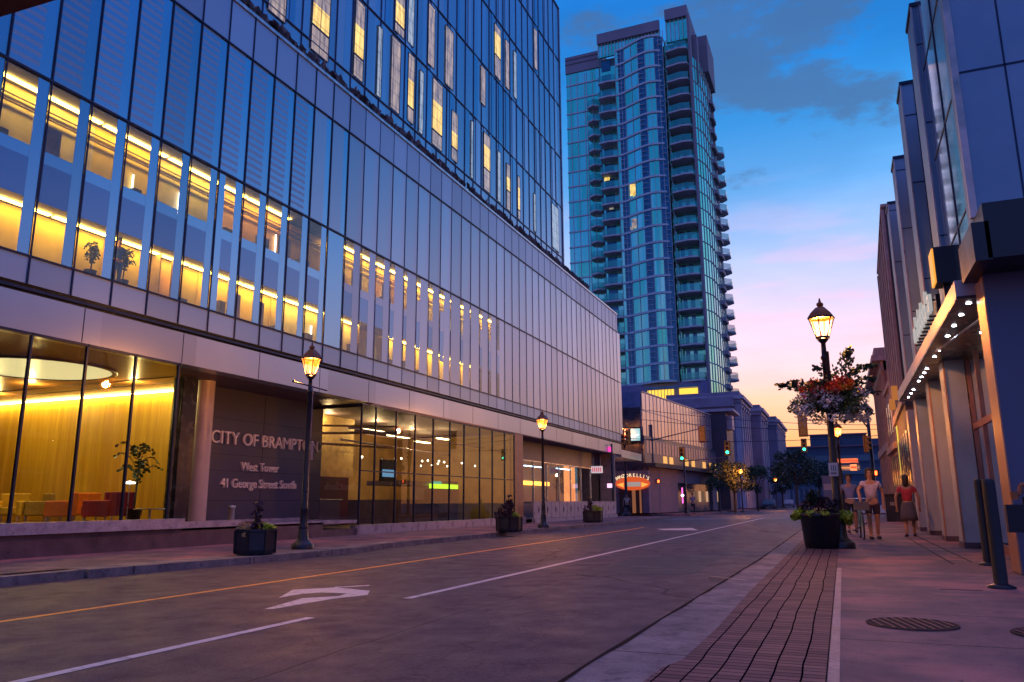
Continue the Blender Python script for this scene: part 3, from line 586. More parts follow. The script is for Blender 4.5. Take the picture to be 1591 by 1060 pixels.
UW = [(20.73, 17.2, 21.1, 1.0, 'y', 18.25, 19.1), (18.4, 17.3, 19.6, .85, 'w', 0, 0), (23.42, 17.6, 21.0, .62, 'y', 18.6, 19.9), (25.1, 17.6, 20.8, .3, 'c', 0, 0), (26.2, 17.6, 21.0, .7, 'w', 0, 0), (27.63, 17.7, 21.0, .50, 'y', 18.45, 19.75),
      (29.95, 17.6, 21.0, .95, 'y', 18.4, 19.9), (31.95, 17.7, 20.3, .62, 'y', 18.4, 19.2), (28.7, 17.6, 20.7, .3, 'c', 0, 0), (35.8, 17.6, 20.9, .8, 'y', 18.9, 20.2), (37.7, 17.6, 20.6, .35, 'c', 0, 0), (39.0, 17.6, 20.4, .45, 'y', 18.8, 19.6), (40.7, 17.6, 20.3, .3, 'y', 18.2, 19.6),
      (34.2, 17.6, 20.8, .2, 'c', 0, 0), (46.8, 17.7, 20.8, 1.3, 'c', 0, 0), (43.4, 17.7, 20.2, .3, 'c', 0, 0), (27.5, 21.5, 24.7, .5, 'c', 0, 0), (29.4, 21.5, 24.7, .6, 'w', 0, 0), (26.4, 21.4, 24.2, .75, 'y', 21.9, 22.9), (31.2, 21.4, 24.6, .8, 'w', 0, 0), (35.4, 22.5, 24.7, .55, 'w', 0, 0), (38.9, 25.3, 28.4, .5, 'w', 0, 0), (40.2, 25.3, 28.4, .4, 'c', 0, 0), (37.3, 25.2, 28.5, .8, 'y', 26.6, 28.0), (43.8, 29.3, 32.2, .5, 'w', 0, 0), (22, 21.3, 24.5, .7, 'w', 0, 0)]
for (y, z0, z1, w, kd, ya, yb) in UW:
    fr_ = MB(); t_ = .05
    for p in ((y-t_, y, z0, z1), (y+w, y+w+t_, z0, z1), (y, y+w, z1, z1+t_), (y, y+w, z0-t_, z0)): fr_.box(UX-.0, UX+.022, p[0], p[1], p[2], p[3])
    if kd == 'y': fr_.box(UX, UX+.03, y, y+w, ya-.09, ya-.02)
    f_ = fr_.build('window', 'mull', OB)
    if kd == 'y':
        MB().box(UX, UX+.016, y, y+w, ya, yb).build('lit_pane', wl['y'], f_); g_ = MB(); g_.box(UX, UX+.014, y, y+w, z0, ya-.1)
        if z1 > yb+.05: g_.box(UX, UX+.014, y, y+w, yb+.005, z1)
        g_.build('pane', wl['w'], f_)
    else: MB().box(UX, UX+.014, y, y+w, z0, z1).build('pane', wl[kd], f_)
# roof terrace planting
gp = MB(); random.seed(5)
for i in range(2600):
    y = 9+random.random()*44; h = .25+random.random()*.75; c = Vector((FX-.62+random.uniform(-.14, .1), y, 15.45+h)); gp.leaf(c, .5, Vector((random.gauss(0, .25), random.gauss(0, .35), 1)).normalized())
o = gp.build('terrace_grass', mat('terrace_grass', (.14, .12, .13), .9, 0, .6, 2.5)); o['kind'] = 'stuff'; tag(o, 'dry ornamental grasses along the roof terrace edge of the office building', 'grass')

# dark eave poking into the frame overhead, top left
def atz(px, py, z):
    v = RM @ Vector((px-CX, -(py-CY), -CF)); t = (z-EYE)/v.z; return (v.x*t, v.y*t)
q0, q1 = atz(-60, 45, 6.2), atz(150, -19, 6.2)
EV = empty('overhead_eave', (0, 0, 0), 'dark maroon eave corner at the very top left of the photo', 'eave')
b = MB(); b.prism([q1, q0, (q0[0]-.9, q0[1]-.5), (q1[0]-.6, q1[1]-1.4)], 6.2, 6.34); b.build('soffit', mat('maroon_eave', (.07, .015, .025), .6), EV)
# ---------------------------------------------------------------- right: panelled office row
RB = empty('panelled_building', (0, 0, 0), 'dark blue panelled building with tall projecting piers and a downlit canopy, nearest on the right', 'building')
pan = mat('blue_panel', (.20, .31, .44), .42, .35, .12, .8)
lightp = mat('grey_pier', (.44, .46, .55), .5, .1, .15, 1.2); glow_paint = mat('orange_glow_paint', (.50, .25, .16), .42, .3, .2, 2)  # orange edge colour stands in for warm light on the wall's side
jt = M['mull']
b = MB(); b.box(2.05, 12, 12.02, 12.6, .0, 4.0); b.build('street_wall', mat('street_wall', (.10, .115, .19), .5, .2, .15, .6), RB)
b = MB(); b.box(2.03, 2.10, 12.03, 12.62, .02, 4.0); b.build('pier_trim', glow_paint, RB)  # strip coloured as if lit orange, no lamp shines on it
b = MB(); b.box(2.0, 12, 11.82, 12.3, 4.76, 11.5); b.build('corner_block', pan, RB)
b = MB()
for x in (2.62, 3.3, 4.0): b.box(x-.012, x+.012, 11.812, 11.83, 4.76, 11.5)
for z in (6.95, 9.2): b.box(2.0, 12, 11.812, 11.83, z-.015, z+.015)
b.build('panel_joint', jt, RB)
b = MB(); b.box(1.96, 2.05, 11.79, 11.87, 4.76, 11.5); b.build('corner_edge', mat('edge_metal', (.5, .36, .36), .35, .7), RB)
b = MB(); b.box(2.0, 6, 11.2, 12.5, 4.0, 4.75); b.box(1.85, 2.05, 11.2, 12.4, 3.98, 4.5); b.build('canopy_end', mat('canopy_black', (.010, .012, .025), .4), RB)
for i, (y, zt) in enumerate(((15.2, 10.2), (18.2, 10.15), (21.4, 9.72), (24.5, 9.6))):
    b = MB(); b.box(2.0+i*.0, 2.52, y, y+.9, 4.2, zt); b.build('upper_pier', pan, RB)
    b = MB(); b.box(2.24, 2.26, y-.008, y, 4.2, zt)
    for z in (5.6, 7.8, 9.4): b.box(2.0, 2.5, y-.008, y, z-.012, z+.012)
    b.box(1.97, 2.52, y-.03, y+.92, zt, zt+.08); b.build('panel_joint', jt, RB)
    b = MB(); b.box(1.98, 2.01, y-.02, y+.03, 4.2, zt); b.build('pier_edge', mat('edge_metal'), RB) if False else b.build('pier_edge', MATS['edge_metal'], RB)
b = MB(); b.box(2.53, 12, 15.0, 28.8, 3.9, 9.45); b.build('upper_glazing', mat('cyan_glass', (.45, .62, .74), .06, .9, .1, .5), RB)
b = MB()
for y in (16.6, 17.6, 19.7, 20.8, 22.9, 23.8, 26, 27.4): b.box(2.50, 2.535, y-.03, y+.03, 4.2, 9.5)
b.box(2.5, 2.535, 15, 28.8, 6.9, 6.98); b.build('window_frame', jt, RB)
# glass strip between the corner block and the first pier
b = MB(); b.box(2.07, 6, 12.31, 15.15, 4.3, 10.6); b.build('glass_strip', MATS['cyan_glass'], RB)
b = MB()
for z in (5.2, 7.0, 8.8): b.box(2.06, 2.08, 12.31, 15.1, z-.015, z+.015)
b.box(2.055, 2.08, 13.6, 13.64, 4.3, 10.6); b.build('strip_joint', jt, RB)
# canopy with downlights
b = MB(); b.box(1.78, 3.2, 12.62, 25.6, 3.82, 3.86); b.build('canopy_soffit', mat('soffit_dark', (.05, .05, .065), .3, .3), RB)
b = MB(); b.box(1.78, 2.6, 12.62, 25.6, 3.863, 4.10); b.build('canopy_band', mat('canopy_band', (.55, .50, .55), .4, .5, .15, 1), RB)
dl = emis('downlight', (.85, .9, 1), 60); ring_ = M['alu']
proto = None
for i, y in enumerate((12.95, 13.75, 14.6, 15.5, 17.0, 17.7, 19.3, 19.9, 20.6, 21.3, 22.9, 23.7, 24.6)):
    b = MB(); b.lathe([(.001, 0), (.034, 0)], (1.98, y, 3.812), 12); o = b.build('downlight', dl, RB)
for y in (13.4, 14.4, 15.4):
    b = MB(); b.lathe([(.001, 0), (.04, 0)], (2.5, y, 3.812), 12); b.build('downlight', dl, RB)
b = MB(); b.tube([(1.9, 16.6, 3.74), (2.35, 13.6, 3.8)], .02); b.build('canopy_rail', 'alu', RB)
# ground floor piers and shop bays
for i, y in enumerate((18.25, 21.3, 25.0, 28.0)):
    b = MB(); b.box(2.18, 2.56, y, y+.75, 0, 3.815); b.build('street_pier', lightp, RB)
    b = MB(); b.box(2.165, 2.20, y-.012, y+.03, 0, 3.8); b.build('pier_trim', glow_paint if i < 2 else MATS['edge_metal'], RB)  # the two nearest piers take the painted orange light as well
    b = MB(); b.box(2.17, 2.57, y-.02, y+.77, 0, .12); b.build('pier_base', 'stone_dark', RB)
fr = mat('frame_rose', (.33, .15, .13), .4, .3, .2, 2)
for j, (y0, y1) in enumerate(((12.62, 18.24), (19.02, 21.28), (22.07, 24.98), (25.77, 27.98))):
    b = MB(); b.quad((2.62, y0, .15), (2.62, y1, .15), (2.62, y1, 3.8), (2.62, y0, 3.8)); b.build('shop_window', 'shop', RB)
    b = MB(); n = 5 if j == 0 else 3
    for i in range(n+1): yy = y0+(y1-y0)*i/n; b.box(2.58, 2.66, yy-.035, yy+.035, 0, 3.8)
    b.box(2.585, 2.65, y0, y1, 2.35, 2.47); b.box(2.58, 2.66, y0, y1, 0, .15); b.build('shop_frame', fr if j == 0 else 'alu', RB)
b = MB(); b.box(2.52, 2.60, 14.0, 14.1, .1, 2.3); b.box(2.52, 2.6, 15.1, 15.2, .1, 2.3); b.box(2.52, 2.60, 14.0, 15.2, 2.3, 2.4); b.build('door_frame', fr, RB)
b = MB(); b.tube([(2.5, 14.2, .9), (2.5, 14.2, 1.5)], .018); b.tube([(2.5, 14.95, .9), (2.5, 14.95, 1.5)], .018); b.build('door_handle', 'alu', RB)
b = MB(); b.box(4.2, 4.3, 12.7, 28, 0, 3.8); b.box(2.7, 4.2, 18.3, 18.4, 0, 3.8); b.build('shop_back_wall', mat('shop_inner', (.42, .40, .33), .7, 0, .3, .6), RB)
b = MB(); b.box(2.9, 3.05, 13.2, 17.6, 3.72, 3.76); b.build('strip_light', emis('shop_strip', (.95, .95, .75), 5), RB)
b = MB(); b.box(2.6, 12, 12.6, 28.8, 3.87, 3.89); b.build('shop_ceiling', MATS['soffit_dark'], RB)
# letter sign standing on the canopy
SG = empty('channel_letter_sign', (1.74, 16.6, 4.2), 'row of pale raised sign letters on a black rack above the canopy, seen edge on', 'sign')
b = MB()
for i in range(9): b.cyl((-.02, -1.1+i*.36, .0), (.16, -1.1+i*.36, .0), .018); b.cyl((-.02, -1.1+i*.36, .3), (.16, -1.1+i*.36, .3), .018)
b.box(.1, .17, -1.3, 2, -.02, .36); b.build('rack', 'black', SG)
letm = emis('letter_pale', (.62, .60, .58), .55)
def ringl(b, y, r, z): 
    for k in range(14):
        a0 = k*math.tau/14; b.obox((0, y+math.cos(a0)*r, z+math.sin(a0)*r), (.06, .07, .10), 0, rx=a0)
for i, kd in enumerate('olodbooln'):
    y = 1.75-i*.37; b = MB()
    if kd in 'odb': ringl(b, y, .125, .2)
    if kd in 'ldb': b.box(-.03, .03, y+(.09 if kd != 'b' else -.14), y+(.15 if kd != 'b' else -.08), .05, .55)
    if kd == 'n': b.box(-.03, .03, y-.14, y-.08, .05, .35); b.box(-.03, .03, y+.08, y+.14, .05, .35); b.box(-.03, .03, y-.14, y+.14, .3, .36)
    b.build('letter', letm, SG)
BX = empty('projecting_sign', (1.92, 14.3, 4.5), 'black boxed blade sign with a glowing orange edge at the near end of the canopy', 'sign')
b = MB(); b.box(-.16, .2, -.05, .4, 0, .62); b.build('sign_case', MATS['canopy_black'], BX)
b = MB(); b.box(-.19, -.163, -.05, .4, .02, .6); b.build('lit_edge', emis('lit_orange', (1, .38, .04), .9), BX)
b = MB(); b.box(-.05, .05, .1, .2, -.32, -.0); b.build('bracket', 'black', BX)

# building 2: dark party wall with brick front
B2 = empty('brick_building', (0, 0, 0), 'tall dark-sided brown building with pale vertical ribs beyond the panelled one', 'building')
brown = mat('brown_brick', (.20, .115, .12), .7, 0, .25, 2, fine=14)
b = MB(); b.prism([(2.2, 28.9), (12, 28.9), (12, 38), (2.42, 38)], 0, 11.1); b.build('wall', brown, B2)
b = MB(); b.box(2.22, 12, 28.86, 28.9, 4, 11.08); b.build('party_wall', mat('party_wall', (.018, .02, .045), .6), B2)
b = MB()
for i in range(7):
    t = i/6; x = 2.2+.22*t; y = 28.92+9*t; b.box(x-.10, x+.02, y, y+.22, 4.4, 11.0)
b.each('rib', mat('rib_pale', (.36, .26, .29), .55), B2)
b = MB(); b.prism([(2.1, 28.9), (2.6, 28.9), (2.8, 38.05), (2.32, 38.05)], 11.1, 11.2); b.prism([(2.1, 28.9), (2.3, 28.9), (2.5, 38.05), (2.32, 38.05)], 4.1, 4.4); b.build('cornice', MATS['rib_pale'], B2)
b = MB()
for i in range(6):
    t = (i+.5)/6; x = 2.2+.22*t-.012; y = 28.92+9*t
    for z in (5.2, 7.2, 9.2): b.box(x-.01, x+.1, y-.2, y+.45, z, z+1.3)
    b.box(x-.02, x+.1, y-.3, y+.4, .9, 3.3)
b.each('window', mat('window_dark', (.05, .07, .10), .2, .2), B2)
b = MB(); b.box(2.34, 2.36, 36.0, 36.5, 2.0, 4.0); b.build('lit_window', emis('lit_lime', (.75, .62, .05), .9), B2)
b = MB(); b.obox((2.05, 30.6, 4.7), (.22, .12, .5)); b.obox((2.05, 32.6, 4.5), (.2, .1, .4)); b.each('blade_sign', emis('blade_orange', (.8, .26, .05), .45), B2)
# building 3: old low brick block with cornice
B3 = empty('old_brick_block', (0, 0, 0), 'old reddish brick block with deep cornice beyond the tall brown building', 'building')
b = MB(); b.box(2.6, 14, 45, 56.5, 0, 8.9); b.build('wall', mat('red_brick', (.26, .12, .11), .7, 0, .25, 2, fine=12), B3)
b = MB(); b.box(2.05, 14, 44.7, 56.8, 8.2, 8.5); b.box(2.2, 14, 44.8, 56.7, 8.503, 8.9); b.box(2.45, 3, 45, 56.5, 7.7, 8.2); b.box(2.4, 3, 44.9, 56.6, 3.6, 4.0); b.build('cornice', mat('cornice_rose', (.38, .24, .23), .6), B3)
b = MB()
for i in range(8): b.box(2.45, 2.62, 45.2+i*1.45, 45.5+i*1.45, 0, 7.7)
b.each('pilaster', MATS['cornice_rose'], B3)
b = MB()
for i in range(7):
    for z in (1, 4.4, 6.1): b.box(2.58, 2.62, 45.75+i*1.45, 46.4+i*1.45, z, z+(2.2 if z < 2 else 1.3))
b.each('window', MATS['window_dark'], B3)
B4 = empty('rose_block', (0, 0, 0), 'plain rose coloured low block filling the gap between the brown and the old brick buildings', 'building')
b = MB(); b.box(2.5, 12, 38.1, 44.9, 0, 6.2); b.build('wall', mat('rose_wall', (.34, .19, .18), .65, 0, .2, 2), B4)
b = MB(); b.box(2.4, 12, 38.1, 44.65, 6.2, 6.4); b.box(2.3, 3, 38.1, 44.65, 3.2, 3.5); b.build('ledge', MATS['cornice_rose'], B4)
b = MB()
for i in range(4):
    b.box(2.48, 2.52, 38.8+i*1.6, 39.6+i*1.6, 4.1, 5.6); b.box(2.48, 2.52, 38.7+i*1.6, 39.8+i*1.6, .6, 3)
b.each('window', MATS['window_dark'], B4)

# ---------------------------------------------------------------- condominium tower
TW = empty('condominium_tower', (0, 0, 0), 'tall teal glass apartment tower with curved balconies, rising behind the office building', 'building')
TY = 120.0; FH = 2.805; Z0 = 19.1
def tglass():
    k = NT('tower_glass'); sp = k.node('ShaderNodeSeparateXYZ'); k.link(k.tc.outputs['Object'], sp.inputs[0])
    cb = k.node('ShaderNodeCombineXYZ'); k.link(k.math('FLOOR', k.math('DIVIDE', sp.outputs['X'], 1.05)), cb.inputs[0]); k.link(k.math('FLOOR', k.math('DIVIDE', k.math('SUBTRACT', sp.outputs['Z'], Z0), FH)), cb.inputs[2]); k.link(k.math('FLOOR', k.math('DIVIDE', sp.outputs['Y'], 1.4)), cb.inputs[1])
    wn = k.node('ShaderNodeTexWhiteNoise', noise_dimensions='3D'); k.link(cb.outputs[0], wn.inputs[0])
    c = k.mix(wn.outputs[0], (.17, .88, .52), (.45, 1.0, .78)); c = k.mix(k.rng(k.noise(6, 2, k.vec((1, 1, 3))), .52, .7, 0, .5), c, (.06, .25, .26))
    k.link(c, k.p.inputs['Base Color']); k.p.inputs['Metallic'].default_value = .8; k.p.inputs['Roughness'].default_value = .12; k.bump(k.noise(.8, 2), .1, .05); return k.m
M['tglass'] = tglass()
M['tdark'] = mat('tower_dark_glass', (.05, .15, .24), .12, .5, .3, 1)
M['tframe'] = mat('tower_frame', (.36, .54, .62), .5, .1)
M['tslab'] = mat('tower_slab', (.36, .50, .56), .6, 0, .15, 1)
M['tconc'] = mat('tower_concrete', (.16, .20, .26), .7, 0, .15, .3)
M['tdeep'] = mat('tower_recess', (.06, .15, .19), .5)
k = NT('balcony_glass'); k.p.inputs['Base Color'].default_value = (.08, .42, .36, 1); k.p.inputs['Metallic'].default_value = .6; k.p.inputs['Roughness'].default_value = .15; k.p.inputs['Alpha'].default_value = .65; M['bglass'] = k.m
def yc(x):                                    # the serpentine front
    t = (x+30.2)/8.6
    if t < 0 or t > 1: return TY
    q = min(1, t/.72); return TY-2.1*q*q*(3-2*q)+(.9*((t-.72)/.28)**2 if t > .72 else 0)
xs_ = [-30.2+i*8.6/20 for i in range(21)]
NF = 20; ZT = Z0+NF*FH
b = MB()
b.box(-40.2, -34.0, TY+3.2, TY+22, 0, 79.0)                    # left wing body
b.build('wing_glass', 'tglass', TW)
b = MB(); b.box(-33.5, -17.6, TY+1.5, TY+30, 0, ZT+2.6); b.box(-34.2, -33.5, TY+3.3, TY+20, 0, 78); b.build('core_wall', 'tdeep', TW)
b = MB()
for i in range(20):
    x0, x1 = xs_[i], xs_[i+1]; b.quad((x0, yc(x0), Z0), (x1, yc(x1), Z0), (x1, yc(x1), ZT+2.8), (x0, yc(x0), ZT+2.8))
b.box(-30.25, -30.2, TY, TY+1.5, Z0, ZT+2.8); b.box(-21.6, -21.55, TY, TY+1.5, Z0, ZT+2.8)
b.build('bay_glass', 'tglass', TW)
b = MB()
for (xa, xb) in ((-29.7, -28.6), (-25.8, -24.6), (-22.9, -21.7)):
    n = 4
    for i in range(n):
        x0 = xa+(xb-xa)*i/n; x1 = xa+(xb-xa)*(i+1)/n; b.quad((x0, yc(x0)-.06, Z0), (x1, yc(x1)-.06, Z0), (x1, yc(x1)-.06, ZT+2.6), (x0, yc(x0)-.06, ZT+2.6))
b.build('dark_window', 'tdark', TW)
b = MB()
for x in (-30.2, -29.7, -29.15, -28.55, -27.2, -25.85, -24.55, -23.7, -22.95, -22.3, -21.62): b.box(x-.032, x+.032, yc(x)-.10, yc(x)+.02, Z0, ZT+2.8)
for x in (-21.3,): b.box(x-.06, x+.06, TY-.2, TY, Z0, ZT+2.6)
for x in (-39.4, -38.2, -36.8, -36.4, -35.3): b.box(x-.05, x+.05, TY+3.1, TY+3.2, 0, 77)
for f in range(NF+1):
    z = Z0+f*FH+1.0
    for (xa, xb) in ((-25.8, -24.6), (-22.9, -21.7), (-29.7, -28.6)): b.box(xa, xb, yc((xa+xb)/2)-.16, yc((xa+xb)/2)-.02, z, z+.06); b.box(xa, xb, yc((xa+xb)/2)-.16, yc((xa+xb)/2)-.02, z+.85, z+.91)
b.build('window_mullion', 'tframe', TW)
for f in range(NF+2):
    z = Z0+f*FH; s_ = MB()
    pts = [(-30.2, TY-.05)]+[(x, yc(x)-.22) for x in xs_[1:-1]]+[(-21.6, TY-.3)]
    for i in range(len(pts)-1):
        (x0, y0), (x1, y1) = pts[i], pts[i+1]; s_.add([(x0, y0, z-.17), (x1, y1, z-.17), (x1, y1, z+.17), (x0, y0, z+.17), (x0, y0+.5, z-.17), (x1, y1+.5, z-.17), (x1, y1+.5, z+.17), (x0, y0+.5, z+.17)], [(0, 1, 2, 3), (0, 4, 5, 1), (3, 2, 6, 7)])
    s_.box(-40.25, -34.0, TY+3.05, TY+3.2, z-.12, z+.12)
    s_.build('floor_slab', 'tframe', TW)
def balcony(name_pts, z, h=1.0):
    b = MB(); b.prism(name_pts, z-.14, z+.14); o = b.build('balcony', 'tslab', TW)
    b = MB(); n = len(name_pts)
    for i in range(n-1):
        (x0, y0), (x1, y1) = name_pts[i], name_pts[i+1]; b.quad((x0, y0, z+.2), (x1, y1, z+.2), (x1, y1, z+.2+h), (x0, y0, z+.2+h))
    b.build('railing', 'bglass', o)
for f in range(NF+1):
    z = Z0+f*FH
    balcony([(-21.5, TY+1.5), (-21.3, TY-.9), (-19.0, TY-1.35), (-17.75, TY-1.0), (-17.5, TY+1.5)], z)
    if f < NF: balcony([(-33.4, TY+1.5), (-33.3, TY-.3), (-31.5, TY-.5), (-30.3, TY-.2), (-30.3, TY+1.5)], z)
for f in range(NF-1):
    z = Z0+f*FH; balcony([(-36.2, TY+3.2), (-36.0, TY+2.1), (-34.9, TY+1.5), (-33.9, TY+2.3), (-33.7, TY+3.2)], z)
for f in range(17): 
    z = Z0+f*FH-.3; balcony([(-17.2, TY+17.2), (-15.9, TY+16.6), (-14.9, TY+17.6), (-14.9, TY+19.4), (-15.9, TY+20.4), (-17.2, TY+20)], z)
# recess glass behind the balconies
b = MB(); b.box(-21.5, -17.8, TY+1.4, TY+1.5, Z0, ZT+2.5); b.box(-33.3, -30.3, TY+1.4, TY+1.5, Z0, ZT+1); b.build('recess_glass', 'tglass', TW)
b = MB()
for f in range(NF+1):
    z = Z0+f*FH
    for x in (-20.4, -19.2): b.box(x-.4, x+.25, TY+1.32, TY+1.4, z+.2, z+2.3)
    b.box(-33.0, -31.4, TY+1.32, TY+1.4, z+.2, z+2.3)
b.each('balcony_door', 'tdark', TW, cap=70)
# right fin and street side
b = MB(); b.box(-17.5, -17.15, TY-.6, TY+6, Z0-4, 81.6); b.box(-17.1, -16.4, TY+2.0, TY+4.0, 70, 79); b.build('fin_wall', 'tconc', TW)
b = MB(); pr = [(-17.15, TY+.2), (-16.3, TY+3), (-15.9, TY+8), (-15.9, TY+14), (-16.4, TY+19), (-17.5, TY+24)]
for i in range(len(pr)-1):
    (x0, y0), (x1, y1) = pr[i], pr[i+1]; b.quad((x0, y0, 0), (x1, y1, 0), (x1, y1, 74), (x0, y0, 74))
b.quad(*[(x, y, 74) for x, y in pr]); b.build('side_glass', 'tglass', TW)
b = MB()
for i in range(len(pr)-1):
    (x0, y0), (x1, y1) = pr[i], pr[i+1]
    for t in (0, .33, .66): b.cyl((x0+(x1-x0)*t+.05, y0+(y1-y0)*t, 17), (x0+(x1-x0)*t+.05, y0+(y1-y0)*t, 74), .06, n=4, smooth=False)
    for f in range(NF):
        z = Z0+f*FH; b.cyl((x0+.05, y0, z), (x1+.05, y1, z), .09, n=4, smooth=False)
b.build('side_mullion', 'tframe', TW)
for f in range(NF-1):
    z = Z0+f*FH; b = MB(); b.prism([(-16.3, TY+8), (-15.3, TY+9.3), (-15.2, TY+12), (-16.3, TY+13.5)], z-.1, z+.55); b.build('side_balcony', 'tconc', TW)
# crown
b = MB(); b.box(-33.4, -22.3, TY+.1, TY+.7, ZT+5.1, ZT+7.0); b.box(-21.3, -17.5, TY+.1, TY+12, ZT+6.6, ZT+8.6); b.box(-40.3, -33.3, TY+3.0, TY+10, 77.6, 80.9); b.box(-17.5, -15.2, TY+6, TY+14, 74, 81); b.build('crown_wall', 'tconc', TW)
b = MB(); b.box(-33.4, -22.3, TY+.6, TY+1, ZT+2.6, ZT+5.1); b.box(-21.3, -17.6, TY+.6, TY+1.2, ZT+2.6, ZT+6.6); b.build('crown_glass', 'tglass', TW)
b = MB()
for i in range(20): b.box(-33.3+i*.6, -33.2+i*.6, TY+.4, TY+.6, ZT+2.8, ZT+5.1)
for i in range(6): b.box(-21.2+i*.7, -21.1+i*.7, TY+.4, TY+.6, ZT+2.8, ZT+6.6)
b.build('crown_fin', 'tframe', TW)
b = MB(); b.box(-40.3, -33.4, TY+2.9, TY+3.0, 80.2, 80.4); b.box(-40.3, -33.4, TY+2.9, TY+3.0, 79.3, 79.45); b.build('crown_band', mat('crown_band', (.10, .12, .16), .6), TW)
# lit flats
for (px, py, w, h, kd) in ((982, 293, 1.0, 2.0, 'y'), (984, 345, .8, 1.6, 'w'), (980, 352, .6, .5, 'w')):
    p = at(px, py, TY-1.6); MB().box(p.x-w/2, p.x+w/2, yc(p.x)-.22, yc(p.x)-.17, p.z-h/2, p.z+h/2).build('lit_window', wl[kd], TW)
for (px, py, w, h, kd) in ((943, 277, .9, .9, 'y'), (950, 322, .7, .7, 'w')):
    p = at(px, py, TY+1.3); MB().box(p.x-w/2, p.x+w/2, TY+1.28, TY+1.31, p.z-h/2, p.z+h/2).build('lit_window', wl[kd], TW)
b = MB(); b.box(-26.4, -22.3, TY-2.2, TY-2.1, 16.2, 17.75); b.box(-21.7, -18.9, TY-1.2, TY-1.1, 16.2, 17.9); b.build('lit_lobby', emis('amenity_light', (1, .60, .06), 1.25), TW)
b = MB(); b.box(-34, -17.4, TY-1, TY+2, 0, Z0-.2); b.build('lower_wall', mat('tower_base', (.12, .14, .30), .5), TW)
b = MB(); 
for i in range(9): b.box(-26.3+i*.5, -26.22+i*.5, TY-2.3, TY-2.2, 16.1, 18.2)
b.box(-26.6, -18.7, TY-2.35, TY-2.1, 17.9, 18.25); b.build('lobby_frame', 'tdark', TW)

# ---------------------------------------------------------------- corner block beyond the crossing
CB = empty('corner_glass_block', (0, 0, 0), 'pink reflecting glass block with dark awning across the crossing on the left', 'building')
A, B_ = Vector((-15.8, 68)), Vector((-13.1, 90))
def along(t, off=0):
    p = A+(B_-A)*t; n = Vector(((B_-A).y, -(B_-A).x)).normalized(); return p+n*off
def strip(b, t0, t1, o0, o1, z0, z1):
    a, c, d, e = along(t0, o0), along(t1, o0), along(t1, o1), along(t0, o1); b.prism([tuple(a), tuple(c), tuple(d), tuple(e)], z0, z1); return b
strip(MB(), 0, 1, 0, -4, 6.7, 10.55).build('glass_wall', panelglass('block_glass', (.60, .52, .56), .2, .75, period=1.1), CB)
b = MB(); strip(b, 0, 1.01, .08, -.1, 10.55, 10.66); strip(b, 0, 1, .03, 0, 8.9, 8.95)
for i in range(23): strip(b, i/22-.0006, i/22+.0006, .03, 0, 6.7, 10.5)
b.build('glass_joint', mat('joint_brown', (.42, .34, .38), .4), CB)
b = MB(); b.box(-21, -15.95, 67.9, 70, 3.0, 9.2); b.box(-21, -15.9, 68.1, 74, 0, 3); b.build('end_wall', mat('end_dark', (.035, .035, .07), .3, .3), CB)
b = MB(); b.box(-21, -15.9, 67.86, 67.9, 9.2, 10.6); b.build('end_band', mat('end_blue', (.10, .16, .36), .4), CB)
b = MB(); strip(b, 0, 1.25, .1, -4, 4.3, 6.69); b.build('middle_storey', mat('mid_storey', (.10, .11, .15), .3, .3, .3, .6), CB)
b = MB()
random.seed(9)
for i in range(30):
    t = .02+i*.04; strip(b, t, t+.02+random.random()*.01, .12, .1, 5.2, 6.3)
b.each('window', mat('pinkish_window', (.35, .26, .30), .2, .3), CB)
b = MB()
for t in (.22, .30, .52, .62, .8, .92, 1.02, 1.12): strip(b, t, t+.05, .13, .1, 4.45, 5.1)
b.each('lit_window', emis('amber_window', (1, .48, .12), .8), CB)
b = MB(); strip(b, -.02, 1.28, 1.2, 0, 3.9, 4.25); b.build('awning', mat('awning_navy', (.012, .014, .03), .6), CB)
b = MB(); strip(b, 0, 1.25, .4, -4, 2.7, 3.89); strip(b, 0, .36, .4, -4, 0, 2.7); strip(b, .9, 1.25, .4, -4, 0, 2.7); b.build('shop_wall', mat('mauve_brick', (.19, .145, .20), .7, 0, .3, 3, fine=14), CB)
b = MB(); strip(b, .36, .9, .2, .1, 0, 2.7); b.build('shop_window', mat('shopglass_dark', (.06, .07, .10), .1, .4, .3, .4), CB)
b = MB()
for t in (.66, .78, .98, 1.15): strip(b, t, t+.035, .42, .4, .9, 2.0)
b.each('lit_shop', emis('shop_glow', (.75, .45, .26), .6), CB)
p0 = at(1107-1, 770, 76)
# restaurant entrance facing the crossing
b = MB(); b.box(-19.2, -15.3, 67.2, 68.05, 0, 3.6); b.build('corner_wall', mat('mauve_stucco', (.18, .13, .19), .7, 0, .2, 2), CB)
b = MB(); b.box(-17.9, -15.9, 67.12, 67.2, 0, 2.4); b.build('entrance', mat('entrance_dark', (.06, .02, .02), .5), CB)
b = MB(); b.box(-16.75, -16.45, 67.06, 67.12, 0, 2.35); b.box(-16.1, -15.95, 67.06, 67.12, 0, 2.35); b.each('door', emis('door_glow', (.45, .16, .07), .45), CB)
RS = empty('restaurant_sign', (-16.62, 66.9, 2.5), 'arched oval restaurant sign in cream and orange above the corner entrance', 'sign', s=1.12)
b = MB()
for i in range(24):
    a0, a1 = math.tau*i/24, math.tau*(i+1)/24; b.add([(0, 0, 0), (1.38*math.cos(a0), 0, .52*math.sin(a0)), (1.38*math.cos(a1), 0, .52*math.sin(a1)), (0, .08, 0)], [(0, 2, 1)])
b.box(-1.2, 1.2, .01, .12, -.3, .3); b.build('board', emis('board_orange', (.75, .10, .02), .8), RS)
b = MB(); b.obox((0, -.03, -.06), (1.25, .03, .34)); b.build('name_band', emis('band_grey', (.5, .42, .40), .6), RS)
word = "FANZORELLI'S"
